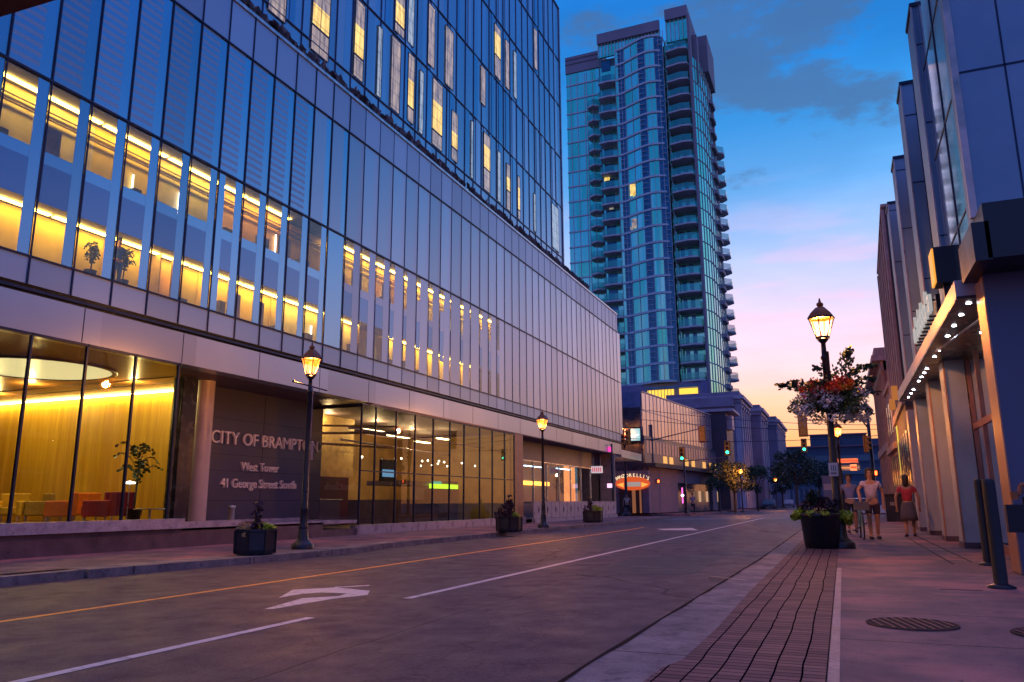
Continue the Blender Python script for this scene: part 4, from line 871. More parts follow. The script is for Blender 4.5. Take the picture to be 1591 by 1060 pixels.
for i, ch in enumerate(word):
    a = math.radians(158-i*136/11); o = text_obj('letter', ch, .36, emis('letter_cream', (1, .72, .42), 1.3), RS, (1.28*math.cos(a), -.06, .16+.40*math.sin(a)-.05), (math.pi/2, (math.radians(90)-a)*-.35*-1, 0), .01, 'CENTER')
b = MB(); b.add([(-1.25, -.04, -.08), (-.7, -.04, -.3), (-.7, -.04, .08)], [(0, 1, 2)]); b.add([(1.25, -.04, -.08), (.7, -.04, -.3), (.7, -.04, .08)], [(0, 2, 1)]); b.build('flash', emis('flash_orange', (1, .28, .05), 1.5), RS)
# glowing screen on the block's end
VS = empty('video_screen', (-16.65, 67.5, 6.75), 'pale turquoise glowing screen behind the double signal heads', 'screen', s=.7)
b = MB(); b.box(-1.1, 1.0, 0, .08, -.75, .75); b.build('screen', emis('screen_turq', (.20, .62, .72), .9), VS); b = MB(); b.box(-1.16, 1.06, .09, .2, -.82, .82); b.build('casing', 'black', VS)
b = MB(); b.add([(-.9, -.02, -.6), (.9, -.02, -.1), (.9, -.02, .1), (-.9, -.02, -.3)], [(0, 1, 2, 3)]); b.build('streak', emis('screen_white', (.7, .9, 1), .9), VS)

# ---------------------------------------------------------------- classical stone block
SB = empty('stone_block', (0, 0, 0), 'grey blue classical stone block with stepped cornices and tall pilasters behind the trees', 'building')
st = mat('blue_stone', (.21, .19, .29), .7, 0, .18, .6); st2 = mat('pale_moulding', (.34, .32, .42), .6, 0, .15, 1)
w_ = MB(); co = MB(); pi_ = MB(); wi = MB()
blocks = [(-22, -12.0, 110, 121, 15.4), (-22, -12.9, 121, 127, 14.6), (-22, -10.9, 127, 137, 15.4), (-22, -12.0, 137, 147, 14.6), (-22, -9.9, 147, 168, 15.5)]
for (x0, x1, y0, y1, z) in blocks:
    w_.box(x0, x1, y0+.01, y1-.01, 0, z-1.2); co.box(x0, x1+.35, y0-.3, y1+.3, z-1.2, z-.7); co.box(x0, x1+.7, y0-.6, y1+.6, z-.697, z-.2); w_.box(x0, x1+.1, y0-.1, y1+.1, z-.197, z+.4)
    n = max(2, int((y1-y0)/2.6))
    for i in range(n+1): yy = y0+.4+(y1-y0-.8)*i/n; pi_.box(x1, x1+.25, yy-.35, yy+.35, 0, z-1.25); pi_.box(x1, x1+.35, yy-.45, yy+.45, z-1.9, z-1.5)
    for i in range(n):
        yy = y0+.4+(y1-y0-.8)*(i+.5)/n
        for zz in (1.2, 5.2, 9.2): wi.box(x1-.02, x1+.03, yy-.55, yy+.55, zz, zz+(2.6 if zz < 9 else 3))
for x in (-20.5, -18.3, -16, -13.8, -12.3): pi_.box(x-.35, x+.35, 109.75, 110.01, 0, 14.1)
w_.build('wall', st, SB); co.build('cornice', st2, SB); pi_.each('pilaster', st2, SB); wi.each('window', MATS['window_dark'], SB)
b = MB(); b.box(-32, -12.6, 108.2, 109.5, 13.6, 14.9); b.box(-32, -12.8, 108.5, 109.6, 12.5, 13.59); b.build('parapet', st, SB)
# dark pier block in front of it
DP = empty('dark_pier_block', (0, 0, 0), 'narrow dark block with a pale roof edge, just before the stone block', 'building')
b = MB(); b.box(-14.6, -11.5, 91, 97, 0, 11.0); b.build('wall', mat('dark_mauve', (.045, .04, .075), .5), DP)
b = MB(); b.box(-15, -10.6, 90.6, 97, 11.0, 11.3); b.build('roof_edge', st2, DP); b = MB(); b.box(-11.49, -10.9, 91.5, 93.5, 9.0, 10.6); b.build('panel', mat('pink_panel', (.45, .32, .38), .5), DP)
# far end of the street
FB = empty('far_building', (0, 0, 0), 'long low teal office building closing the end of the street', 'building')
b = MB(); b.box(-14, 30, 200, 220, 0, 13.6); b.box(-6, 6.4, 200.2, 215, 13.6, 16.2); b.box(1, 30, 199.8, 215, 13.6, 15.1); b.build('wall', mat('teal_dusk_wall', (.035, .075, .14), .6, 0, .2, .1), FB)
b = MB()
for z in (4, 7, 10): b.box(-13.8, 29, 199.7, 199.95, z, z+1.4)
b.each('window_band', mat('teal_glass_band', (.03, .12, .19), .2, .4, .4, .2), FB)
b = MB(); b.box(-14.2, 30, 199.4, 200.2, 13.4, 13.75); b.box(-6.3, 6.6, 199.8, 200.4, 16.2, 16.5); b.build('roof_edge', mat('far_edge', (.15, .10, .16), .6), FB)
FP = empty('street_end_pavilion', (0, 0, 0), 'low pale arcade behind the trees at the far end', 'building')
b = MB(); b.box(-11, -2.5, 150, 152, 2.9, 3.4)
b.build('roof', mat('pav_roof', (.10, .14, .22), .6), FP); b = MB(); [b.box(-10.8+i*.9, -10.6+i*.9, 150, 150.3, 0, 2.9) for i in range(10)]; b.each('post', mat('pav_post', (.22, .22, .30), .6), FP)
# ---------------------------------------------------------------- street lamps
def make_lamp():
    e = empty('street_lamp', (-11.91, 15.62, -.1), 'black street lamp glowing orange in front of the plum name wall', 'street lamp', 'heritage street lamps')
    b = MB(); b.lathe([(.26, 0), (.26, .10), (.22, .13), (.19, .16), (.13, .22), (.12, .42), (.105, .46)], n=20); b.lathe([(.24, .0), (.24, .04)], n=20); b.build('base', 'blackpole', e)
    b = MB(); b.lathe([(.105, .46), (.115, .5), (.095, .54), (.085, .9), (.095, .93), (.08, .96), (.062, 2.6), (.055, 3.7), (.075, 3.73), (.075, 3.77), (.052, 3.8), (.045, 4.05), (.09, 4.10), (.11, 4.13), (.05, 4.16)], n=16); b.build('pole', 'blackpole', e)
    hd = MB(); n = 6; r0, r1, z0, z1 = .12, .245, 4.17, 4.56
    for i in range(n):
        a = math.tau*i/n+.3; hd.cyl((r0*math.cos(a), r0*math.sin(a), z0), (r1*math.cos(a), r1*math.sin(a), z1), .013, n=5)
    hd.lathe([(.10, z0-.02), (.14, z0-.02), (.14, z0+.02), (.10, z0+.02)], n=6, rot=.3, smooth=False); hd.lathe([(.225, z1), (.275, z1), (.275, z1+.035), (.225, z1+.03)], n=6, rot=.3, smooth=False)
    fr_ = hd.build('lantern_frame', 'blackpole', e)
    b = MB(); b.lathe([(r0*.95, z0+.02), (r1*.93, z1)], n=6, rot=.3, smooth=False); b.build('lantern_glass', 'lampglass', fr_)
    b = MB(); b.lathe([(.001, z0+.06), (.05, z0+.1), (.065, z0+.2), (.05, z0+.3), (.001, z0+.33)], n=10); b.build('bulb', 'lampcore', fr_)
    b = MB(); b.lathe([(.27, z1+.036), (.20, z1+.14), (.10, z1+.24), (.05, z1+.26), (.07, z1+.29), (.07, z1+.33), (.03, z1+.36), (.012, z1+.44), (.001, z1+.45)], n=6, rot=.3, smooth=False); b.build('lantern_roof', mat('lamp_roof', (.22, .07, .02), .4, .3), e)
    l = bpy.data.lights.new('lamp_light', 'POINT'); l.energy = LAMPW; l.color = (1, .33, .055); l.shadow_soft_size = .1
    lo = bpy.data.objects.new('lamp_light', l); COL.objects.link(lo); lo.location = (0, 0, 4.38); lo.parent = e
    return e
LAMPW = 520
# the glowing panes must not block the lamp's own light
k = NT('lantern_pane'); k.n.remove(k.p); em = k.node('ShaderNodeEmission'); em.inputs[0].default_value = (1, .17, .006, 1); em.inputs[1].default_value = 1.7
trn = k.node('ShaderNodeBsdfTransparent'); ax = k.node('ShaderNodeAddShader'); k.link(em.outputs[0], ax.inputs[0]); k.link(trn.outputs[0], ax.inputs[1]); k.link(ax.outputs[0], k.o.inputs[0]); M['lampglass'] = k.m
k = NT('lamp_flame'); k.n.remove(k.p); em = k.node('ShaderNodeEmission'); em.inputs[0].default_value = (1, .42, .05, 1); em.inputs[1].default_value = .9
trn = k.node('ShaderNodeBsdfTransparent'); ax = k.node('ShaderNodeAddShader'); k.link(em.outputs[0], ax.inputs[0]); k.link(trn.outputs[0], ax.inputs[1]); k.link(ax.outputs[0], k.o.inputs[0]); M['lampcore'] = k.m
lamp = make_lamp()
dup(lamp, (-11.8, 31.75, -.1), 'black heritage street lamp glowing orange beside the middle planter, in front of the cafe pier')
rl = dup(lamp, (-.10, 17.72, 0), 'tall black heritage lamp with a flower basket, on the right pavement beside the big planter', s=1.055)
dup(lamp, (-8.1, 71.8, 0), 'distant street lamp in front of the orange lit tree beyond the crossing', s=.80)
dup(lamp, (-7.98, 110, 0), 'far street lamp before the stone block, right of the round tree', s=.84)
dup(lamp, (.03, 36.5, 0), 'street lamp seen just behind the hanging flower basket on the right pavement', s=.88)
p = at(971, 650, 67); dup(lamp, (p.x, 66.5, -.2), 'distant tall street lamp before the dark end wall of the pink glass block', s=1.62)
b = None
for (x, y, z, lab) in ((-11.91, 15.62, 3.98, 'crossbar on the nearest left lamp'), (-11.8, 31.75, 4.02, 'crossbar on the middle left lamp')):
    pass
def on_lamp(l, parts):
    for nm, m, b in parts: b.build(nm, m, l)
b = MB(); b.cyl((-.05, -.62, 3.93), (.05, .62, 3.86), .018); b.cyl((0, -.62, 3.93), (0, -.66, 3.93), .03); on_lamp(lamp, [('banner_arm', 'blackpole', b)])
b = MB(); b.obox((.09, .06, 2.3), (.02, .10, .42)); b.cyl((.05, .05, 2.6), (.05, .05, 3.9), .012); on_lamp(lamp, [('conduit_box', mat('conduit', (.30, .25, .30), .5, .5), b)])
for (l, z) in ((rl, 1.5),):
    b = MB(); b.obox((-.02, -.12, z), (.17, .012, .26)); b.build('small_sign', mat('sign_white', (.62, .58, .62), .5), l)
    b = MB()
    for i in range(3): b.obox((-.05+i*.035, -.129, z+.03), (.012, .004, .11))
    b.obox((-.02, -.129, z-.07), (.1, .004, .02)); b.build('sign_mark', mat('sign_dark', (.03, .02, .04), .5), l)
b = MB(); b.lathe([(.07, 1.32), (.075, 1.64)], n=14); b.build('band', mat('plum_band', (.10, .03, .07), .5), rl)

# hanging basket with flowers
random.seed(31)
fgreen = mat('leaf_green', (.035, .075, .03), .55, 0, .5, 9); fdark = mat('leaf_dark', (.018, .045, .03), .55, 0, .5, 9)
flime = mat('leaf_lime', (.36, .44, .03), .5, 0, .35, 9); fpur = mat('leaf_purple', (.045, .018, .035), .55, 0, .4, 9); fred = mat('petal_red', (.85, .06, .02), .5, 0, .35, 9); fora = mat('petal_orange', (.95, .30, .015), .5, 0, .3, 9); fwhi = mat('petal_white', (.78, .68, .74), .5, 0, .3, 9); ftan = mat('leaf_tan', (.42, .27, .14), .6, 0, .3, 9)
HB = empty('flower_basket', (-.06, 17.7, 3.0), 'hanging flower basket with red, orange and white blossoms on the right lamp', 'flower basket', s=1.14)
b = MB(); b.lathe([(.05, -.22), (.28, -.12), (.42, .08), (.44, .16), (.40, .16)], n=20); b.cyl((0, 0, -.2), (0, 0, .95), .05); b.build('bowl', mat('basket_liner', (.03, .02, .015), .9), HB)
def cloud(b, c, rx, ry, rz, n, sz, hollow=.5):
    for _ in range(n):
        d = Vector((random.gauss(0, 1), random.gauss(0, 1), random.gauss(0, 1))).normalized()*(hollow+(1-hollow)*random.random()**.6)
        b.leaf((c[0]+d.x*rx, c[1]+d.y*ry, c[2]+d.z*rz), sz*random.uniform(.6, 1.3))
b = MB()
for _ in range(26):
    a = random.uniform(0, math.tau); r = random.uniform(.2, .62); c = (r*math.cos(a), r*math.sin(a), random.uniform(-.28, .28)); cloud(b, c, .19, .19, .16, 120, .055)
b.build('foliage', fgreen, HB)
b = MB()
for _ in range(95):
    a = random.uniform(0, math.tau); r = random.uniform(.42, .70); c = (r*math.cos(a)*.92, r*math.sin(a)*.92, random.uniform(-.34, .14)); cloud(b, c, .10, .10, .10, 36, .045)
b.build('white_blossom', fwhi, HB)
b = MB(); b2_ = MB()
for _ in range(90):
    a = random.uniform(0, math.tau); r = random.uniform(.1, .60); x_, y_ = r*math.cos(a), r*math.sin(a); cloud(b if (x_ < .0 or random.random() < .5) and random.random() < .72 else b2_, (x_, y_, .22+random.uniform(-.08, .16)), .08, .08, .07, 44, .05)
b.build('red_blossom', fred, HB); b2_.build('orange_blossom', fora, HB)
def frond(b, a, c, n=60, w=.1, sz=.09):
    a = Vector(a); c = Vector(c)
    for i in range(n):
        t = random.random()**.8; p_ = a.lerp(c, t)+Vector((0, 0, .1*math.sin(t*3))); r = w*(1-.6*t); b.leaf(p_+Vector((random.gauss(0, r), random.gauss(0, r), random.gauss(0, r*.6))), sz, ((c-a).normalized()+Vector((random.gauss(0, .5), random.gauss(0, .5), random.gauss(0, .5)))).normalized())
b = MB()
for (q0, q1, n) in (((-.3, 0, .1), (-.86, -.1, .32), 150), ((-.3, .1, .15), (-.62, .1, .42), 60), ((.2, 0, .3), (.82, 0, .62), 150), ((.25, 0, .35), (.40, .1, .98), 170), ((.3, 0, .2), (.78, -.1, .36), 80), ((.3, 0, 0), (.78, 0, .12), 90), ((.3, 0, -.2), (.7, .1, -.25), 80), ((0, .3, .3), (.1, .7, .6), 70), ((0, -.3, .2), (-.2, -.6, .25), 40), ((-.1, 0, .4), (-.18, 0, .66), 40)): frond(b, q0, q1, n, .085, .085)
b.build('spruce_sprig', fdark, HB)
b = MB(); cloud(b, (.34, -.3, -.1), .16, .12, .22, 260, .06); b.build('lime_trail', mat('leaf_olive', (.16, .17, .02), .55, 0, .4, 8), HB)

# planters
def planter(loc, label, top, r=.42, h=.52, big=False, sc=1.):
    e = empty('planter', loc, label, 'planter', 'dark street planters', s=sc)
    b = MB()
    if big: b.lathe([(.30, 0), (.33, .02), (.385, .62), (.41, .64), (.41, .70), (.37, .70), (.35, .60)], n=32)
    else: b.lathe([(.40, 0), (.44, .03), (.47, .12), (.47, .5), (.49, .52), (.49, .57), (.44, .57), (.43, .5)], n=8, smooth=False, rot=.39)
    b.build('tub', 'planter', e)
    if not big:
        b = MB()
        for i in range(8):
            a = math.tau*i/8+.39; b.cyl((.468*math.cos(a), .468*math.sin(a), .03), (.48*math.cos(a), .48*math.sin(a), .54), .022, n=6)
        b.build('rib', 'black', e)
    H = .68 if big else .55; R0 = .36 if big else .42
    b = MB(); b.lathe([(.001, H-.04), (R0, H-.04)], n=20); b.build('soil', 'soil', e)
    b = MB()
    for (x, y, z, rr, n) in top['lime']: cloud(b, (x, y, H+z), rr, rr, rr*.6, n, .07)
    b.build('lime_foliage', flime, e)
    b = MB()
    for (x, y, z, rr, n) in top['dark']: cloud(b, (x, y, H+z), rr, rr, rr*.9, n, .08)
    b.build('dark_foliage', fpur, e)
    if 'tan' in top:
        b = MB()
        for (x, y, z, rr, n) in top['tan']: cloud(b, (x, y, H+z), rr, rr, rr*.7, n, .055)
        b.build('pale_blossom', ftan, e)
    b = MB()
    for (x, y, hh, n, sp_) in top['spike']:
        for i in range(n):
            a = random.uniform(0, math.tau); q = sp_*random.random(); tip = Vector((x+q*math.cos(a), y+q*math.sin(a), H+hh*random.uniform(.6, 1))); bs = Vector((x, y, H)); mid = bs.lerp(tip, .6)+Vector((0, 0, .06))
            w = Vector((-math.sin(a), math.cos(a), 0))*.014
            b.add([bs-w, bs+w, mid+w, mid-w], [(0, 1, 2, 3)]); b.add([mid-w, mid+w, tip], [(0, 1, 2)])
        for j in range(int(n*1.5)):
            t = random.random(); b.leaf((x+random.gauss(0, .05), y+random.gauss(0, .05), H+hh*t), .11)
    b.build('spike_plant', fdark if big else fpur, e)
    return e
random.seed(41)
planter((-11.62, 13.62, -.1), 'dark octagonal planter with lime and tan plants in front of the name wall', dict(lime=[(.12, .12, .06, .17, 200), (.25, .2, .04, .13, 120), (.0, .26, .04, .12, 90)], dark=[(.1, -.1, .06, .14, 80)], tan=[(-.2, -.18, .06, .16, 190), (-.05, -.3, .0, .14, 150), (.08, -.42, -.1, .08, 70)], spike=[(0, .02, .62, 60, .12)]), sc=.93)
planter((-11.22, 26.6, -.1), 'dark octagonal planter with a tall dark bush beside the second left lamp', dict(lime=[(.05, .25, .07, .2, 260), (.25, .12, .04, .14, 90)], dark=[(-.1, -.15, .2, .3, 500), (0, 0, .4, .22, 280), (-.3, -.3, .05, .2, 140)], spike=[(0, 0, .8, 60, .3)]), sc=.98)
planter((-12.15, 40.1, -.1), 'dark red-brown planter with bright lime leaves before the patio fence, farthest on the left', dict(lime=[(.05, .2, .12, .3, 500), (.25, .1, .08, .26, 260)], dark=[(-.2, -.3, .1, .22, 200)], spike=[(-.1, -.1, .62, 40, .3)]), sc=1.05)
planter((-.46, 17.55, 0), 'big dark round planter with purple and lime plants beside the right lamp', dict(lime=[(-.36, -.05, .0, .17, 260), (-.48, .0, -.06, .1, 120), (.45, .1, -.04, .2, 360), (.5, .2, -.14, .14, 160), (-.15, -.32, .02, .12, 90), (.1, -.36, .02, .1, 60)], dark=[(-.12, 0, .12, .24, 420), (.12, .05, .14, .24, 420), (-.25, .15, .1, .18, 200)], tan=[(.0, -.3, .06, .12, 60)], spike=[(-.1, 0, .5, 70, .3)]), big=True)

# bollards and pipe rail by the right wall
def bollard(x, y, label, lean, h=1.2):
    e = empty('bollard', (x, y, 0), label, 'bollard', 'black bollards by the blue wall')
    b = MB(); b.lathe([(.0, h), (.05, h+.01), (.062, h-.01), (.066, h-.05), (.07, .02), (.075, .0)], n=18); o = b.build('post', mat('bollard_black', (.010, .010, .020), .5, .1), e); o.rotation_euler.y = lean
    b = MB(); b.lathe([(.14, 0), (.14, .02), (.07, .05)], n=18); b.build('foot', 'black', e)
bollard(1.53, 10.25, 'thick black bollard nearest the camera at the right edge', .0, 1.17); bollard(1.92, 13.7, 'black bollard standing behind the nearest one by the shop door', .0, 1.25)
SP = empty('pipe_connection', (2.1, 11.6, 0), 'rusty orange pipe rail with valves and a dark box fixed by the blue wall', 'pipe')
b = MB(); b.tube([(-.12, 0, 1.02), (-.04, 0, 1.02), (-.02, 0, 1.13), (.9, 0, 1.15)], .028); b.lathe([(.045, -.05), (.05, .05)], (-.1, 0, 1.0), 10); b.build('pipe', mat('rusty_pipe', (.36, .13, .06), .55, .4, .3, 5), SP)
b = MB(); b.obox((-.10, 0, .72), (.24, .12, .34)); b.build('box', MATS['bollard_black'], SP)
b = MB(); b.cyl((0, 0, 0), (0, 0, .98), .025); b.build('stand', MATS['bollard_black'], SP)

# litter bin
LB = empty('litter_bin', (2.15, 40.5, 0), 'square dark litter bin near the right wall, beyond the pedestrians', 'bin')
b = MB(); b.box(-.34, .34, -.34, .34, 0, 1.12); b.build('body', mat('bin_navy', (.012, .016, .04), .4, .2), LB); b = MB(); b.box(-.38, .38, -.38, .38, 1.12, 1.24); b.build('lid', 'black', LB)
b = MB(); b.obox((-.05, -.345, .8), (.2, .01, .16)); b.build('sticker', mat('sticker', (.16, .16, .24), .5), LB)

# ---------------------------------------------------------------- trees
bark = mat('bark', (.06, .04, .035), .85, 0, .4, 6, fine=20)
def tree(x, y, h, r, label, leafm, n=1800, seed=1, trunk=.16, zc=.62, lean=0., sz=.22, group='street trees at the far end'):
    random.seed(seed); e = empty('tree', (x, y, 0), label, 'tree', group)
    b = MB(); b.cyl((0, 0, -.1), (lean*.4, 0, h*.32), trunk, trunk*.75, 9); b.cyl((lean*.4, 0, h*.32), (lean*.8, 0, h*.62), trunk*.75, trunk*.4, 8)
    tips = []
    for i in range(8):
        a = i*2.4; q = Vector((lean+r*.62*math.cos(a), r*.62*math.sin(a), h*(.5+.38*random.random()))); b.cyl((lean*.5, 0, h*(.34+.02*i)), q, trunk*.36, trunk*.1, 6); tips.append(q)
    b.build('trunk', bark, e); b = MB()
    cs = tips+[Vector((lean+random.uniform(-.75, .75)*r, random.uniform(-.7, .7)*r, h*random.uniform(.42, .93))) for _ in range(15)]
    for c in cs:
        k_ = max(.35, 1-abs(c.z/h-zc)*1.2); rr = r*random.uniform(.22, .36)*k_+.1; c.x = lean+(c.x-lean)*k_*1.15; c.y *= k_
        for _ in range(n//len(cs)):
            d = Vector((random.gauss(0, 1), random.gauss(0, 1), random.gauss(0, .8))); d = d.normalized()*rr*random.uniform(.4, 1.25); b.leaf(c+d, sz*random.uniform(.6, 1.3))
    b.build('crown', leafm, e); return e
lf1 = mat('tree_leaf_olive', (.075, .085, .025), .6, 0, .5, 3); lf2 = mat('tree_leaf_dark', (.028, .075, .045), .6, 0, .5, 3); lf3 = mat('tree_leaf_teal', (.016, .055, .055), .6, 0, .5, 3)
p = at(1143, 790, 76); tree(p.x+.2, 74, 4.6, 1.75, 'olive green tree lit orange by the lamp, left of the far crossing lamp', lf1, 2600, 3, .12, .62, sz=.17)
p = at(1178, 790, 88); tree(p.x, 88, 4.9, 1.6, 'small round dark green tree right of the far crossing lamp', lf2, 2600, 5, .12, .6, sz=.19)
p = at(1118, 790, 84); tree(p.x, 84, 5.2, 1.5, 'dark shaded tree behind the green signal, left of the olive tree', lf2, 1800, 8, .12, sz=.2)
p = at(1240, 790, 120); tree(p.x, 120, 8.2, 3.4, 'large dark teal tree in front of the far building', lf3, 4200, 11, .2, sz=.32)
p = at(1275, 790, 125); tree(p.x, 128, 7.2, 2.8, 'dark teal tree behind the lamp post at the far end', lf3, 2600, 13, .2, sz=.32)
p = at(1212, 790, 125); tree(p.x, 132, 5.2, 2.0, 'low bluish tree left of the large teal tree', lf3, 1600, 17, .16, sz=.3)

# ---------------------------------------------------------------- signals
SY = mat('signal_yellow', (.85, .34, .04), .45, 0, .2, 5); SK = mat('signal_back', (.50, .22, .05), .5, 0, .2, 5)
greenE = emis('signal_green', (.02, 1, .55), 6); redE = emis('signal_red', (1, .10, .02), 6); offE = mat('signal_off', (.03, .02, .02), .4)
def signal(x, y, z, label, state, face=0., s=1., cat='traffic light', group='yellow traffic signal heads'):
    e = empty('traffic_signal', (x, y, z), label, cat, group, face, s)
    b = MB(); b.box(-.19, .19, -.12, .12, -.55, .55); b.build('housing', SY, e)
    b = MB(); b.box(-.26, .26, .02, .04, -.64, .64); b.build('backplate', SK, e)
    for i, nm in enumerate(('red', 'amber', 'green')):
        zz = .36-i*.36; b = MB(); b.lathe([(.001, 0), (.12, 0)], n=16); o = b.build('lens', redE if state == 'red' and i == 0 else greenE if state == 'green' and i == 2 else offE, e); o.location = (0, -.125, zz); o.rotation_euler.x = math.pi/2
        b = MB()
        for q in range(8):
            a0, a1 = math.pi*q/8, math.pi*(q+1)/8; b.add([(.14*math.cos(a0), -.12, zz+.14*math.sin(a0)), (.14*math.cos(a1), -.12, zz+.14*math.sin(a1)), (.14*math.cos(a1), -.30, zz+.13*math.sin(a1)), (.14*math.cos(a0), -.30, zz+.13*math.sin(a0))], [(0, 1, 2, 3)])
        b.build('visor', SY, e)
    return e
def pole(x, y, zb, h, label, arms=(), r=.10):
    e = empty('signal_pole', (x, y, zb), label, 'signal pole')
    b = MB(); b.lathe([(.2, 0), (.2, .25), (r*1.1, .35), (r, .5), (r*.75, h), (.001, h+.02)], n=12); b.build('shaft', 'blackpole', e)
    for (z0, dx, dz) in arms:
        b = MB(); b.cyl((0, 0, z0), (dx, 0, z0+dz), .055, .035, 8); b.build('mast_arm', mat('arm_grey', (.12, .10, .13), .5, .5), e)
    return e
# left corner signals
pole(-15.45, 70, -.2, 8.0, 'dark signal pole with a long arm rising to the right, before the restaurant', [(6.6, 4.45, .9)])
signal(-10.95, 70, 6.75, 'amber-backed signal head seen from behind at the tip of the long left arm', 'off', math.pi, 1.15)
pole(-12.85, 71, -.2, 5.2, 'black signal pole with a round green light on top, left of the far crossing', [(4.7, 3.9, .25)])
signal(-12.95, 70.7, 5.1, 'traffic light showing green above the black pole on the left of the crossing', 'green', 0, 1.0)
signal(-9.0, 71, 5.55, 'traffic light showing green hanging in front of the stone block', 'green', 0, 1.05)
signal(at(966, 679, 66).x, 66, at(966, 679, 66).z, 'left one of the twin orange signal heads before the turquoise screen', 'off', .5, 1.05)
signal(at(976, 679, 66).x, 66, at(976, 679, 66).z, 'right one of the twin orange signal heads before the turquoise screen', 'off', -.5, 1.05)
p = at(1023, 748, 69.5); PS = empty('pedestrian_signal', (p.x, 69.5, p.z), 'red pedestrian signal glowing on the pole right of the restaurant sign', 'pedestrian signal')
b = MB(); b.box(-.18, .18, 0, .2, -.2, .2); b.build('housing', 'black', PS); b = MB(); b.obox((0, -.02, 0), (.18, .02, .24)); b.build('hand', redE, PS)
p = at(953, 700, 55.3); e = pole(-15.2, 55.3, -.1, 5.2, 'black pole at the near left corner of the crossing with a pink light')
b = MB(); b.obox((-.18, -.1, 4.8), (.3, .1, .35)); b.build('pink_light', emis('pink_sign', (.9, .05, .35), 1.3), e); b = MB(); b.obox((-.2, -.1, 2.2), (.35, .1, .3)); b.build('pink_sign', emis('pink_pale', (.9, .45, .7), 1.6), e)
# neon in the shop front, right of the red hand
p = at(1055, 770, 72.6); NE = empty('neon_sign', (p.x+.35, 72.4, p.z), 'small vertical magenta neon sign in the dark shop window beyond the crossing', 'neon sign')
b = MB(); b.cyl((0, 0, -.7), (0, 0, .7), .05); b.build('tube', emis('magenta_tube', (1, .12, .6), 2.0), NE); b = MB(); b.lathe([(.001, .16), (.16, 0), (.001, -.16)], n=10); b.build('bulb', emis('pink_white', (1, .6, .9), 4), NE)
# right corner
e = pole(2.0, 56.6, 0, 7.2, 'tilted looking dark signal pole at the near right corner of the crossing', [(6.2, -4.1, .15), (5.6, -.7, 1.1)], .13)
signal(-2.08, 56.6, 5.95, 'dark backed signal head at the tip of the right arm, left of the flower basket', 'off', math.pi, 1.15)
signal(-2.45, 66.0, 5.25, 'small traffic light showing green under the right arm', 'green', 0, .85)
signal(1.75, 56.3, 4.6, 'orange signal head on the right signal pole', 'off', 1.2, .95)
p = at(1361, 735, 56); PS2 = empty('pedestrian_signal', (p.x, 56, p.z), 'red pedestrian signal glowing on the right signal pole', 'pedestrian signal')
b = MB(); b.box(-.18, .18, 0, .2, -.2, .2); b.build('housing', 'black', PS2); b = MB(); b.obox((0, -.02, 0), (.14, .02, .26)); b.build('hand', redE, PS2)
def plate(px, py, Y, w, h, col, label, bar=None, c2=None, cat='street sign'):
    p = at(px, py, Y); e = empty('street_sign', (p.x, Y, p.z), label, cat)
    b = MB(); b.box(-w/2, w/2, -.01, .01, -h/2, h/2); b.build('plate', mat(col[0], col[1], .5), e)
    b = MB(); b.box(-w/2+.04, w/2-.04, -.014, -.011, -h*.12, h*.14); b.build('bar', mat(bar[0], bar[1], .5), e); return e
plate(1317, 716, 38, .85, .20, ('sign_pink', (.35, .18, .24)), 'long pink and white street sign right of the lamp post', ('sign_red_bar', (.6, .08, .12)))
plate(1321, 727, 38, .8, .22, ('sign_blue_grey', (.12, .16, .30)), 'blue grey street sign under the pink one', ('sign_pale_bar', (.5, .45, .55)))
plate(1326, 726.5, 37.9, .28, .28, ('sign_white2', (.7, .6, .65)), 'small square white and red sign on the blue grey one', ('sign_red_bar', (.6, .08, .12)))
plate(1288, 757, 30, .42, .8, ('poster_blue', (.09, .12, .26)), 'blue poster panel left of the lamp post', ('poster_pale', (.35, .33, .45)))
# overhead wires over the crossing
for (a, c_, lab) in (((-24, 62, 10.4), (4, 66, 6.6), 'highest overhead wire crossing the pink glass block'), ((-24, 62, 9.3), (4, 66, 6.3), 'middle overhead wire over the crossing'), ((-24, 60, 7.0), (4, 62, 5.6), 'lowest overhead wire over the crossing')):
    a, c_ = Vector(a), Vector(c_); pts = [a.lerp(c_, t/12)-Vector((0, 0, .8*4*(t/12)*(1-t/12))) for t in range(13)]
    tag(MB().tube(pts, .022, 5).build('overhead_wire', 'mull'), lab, 'wire', 'overhead wires')

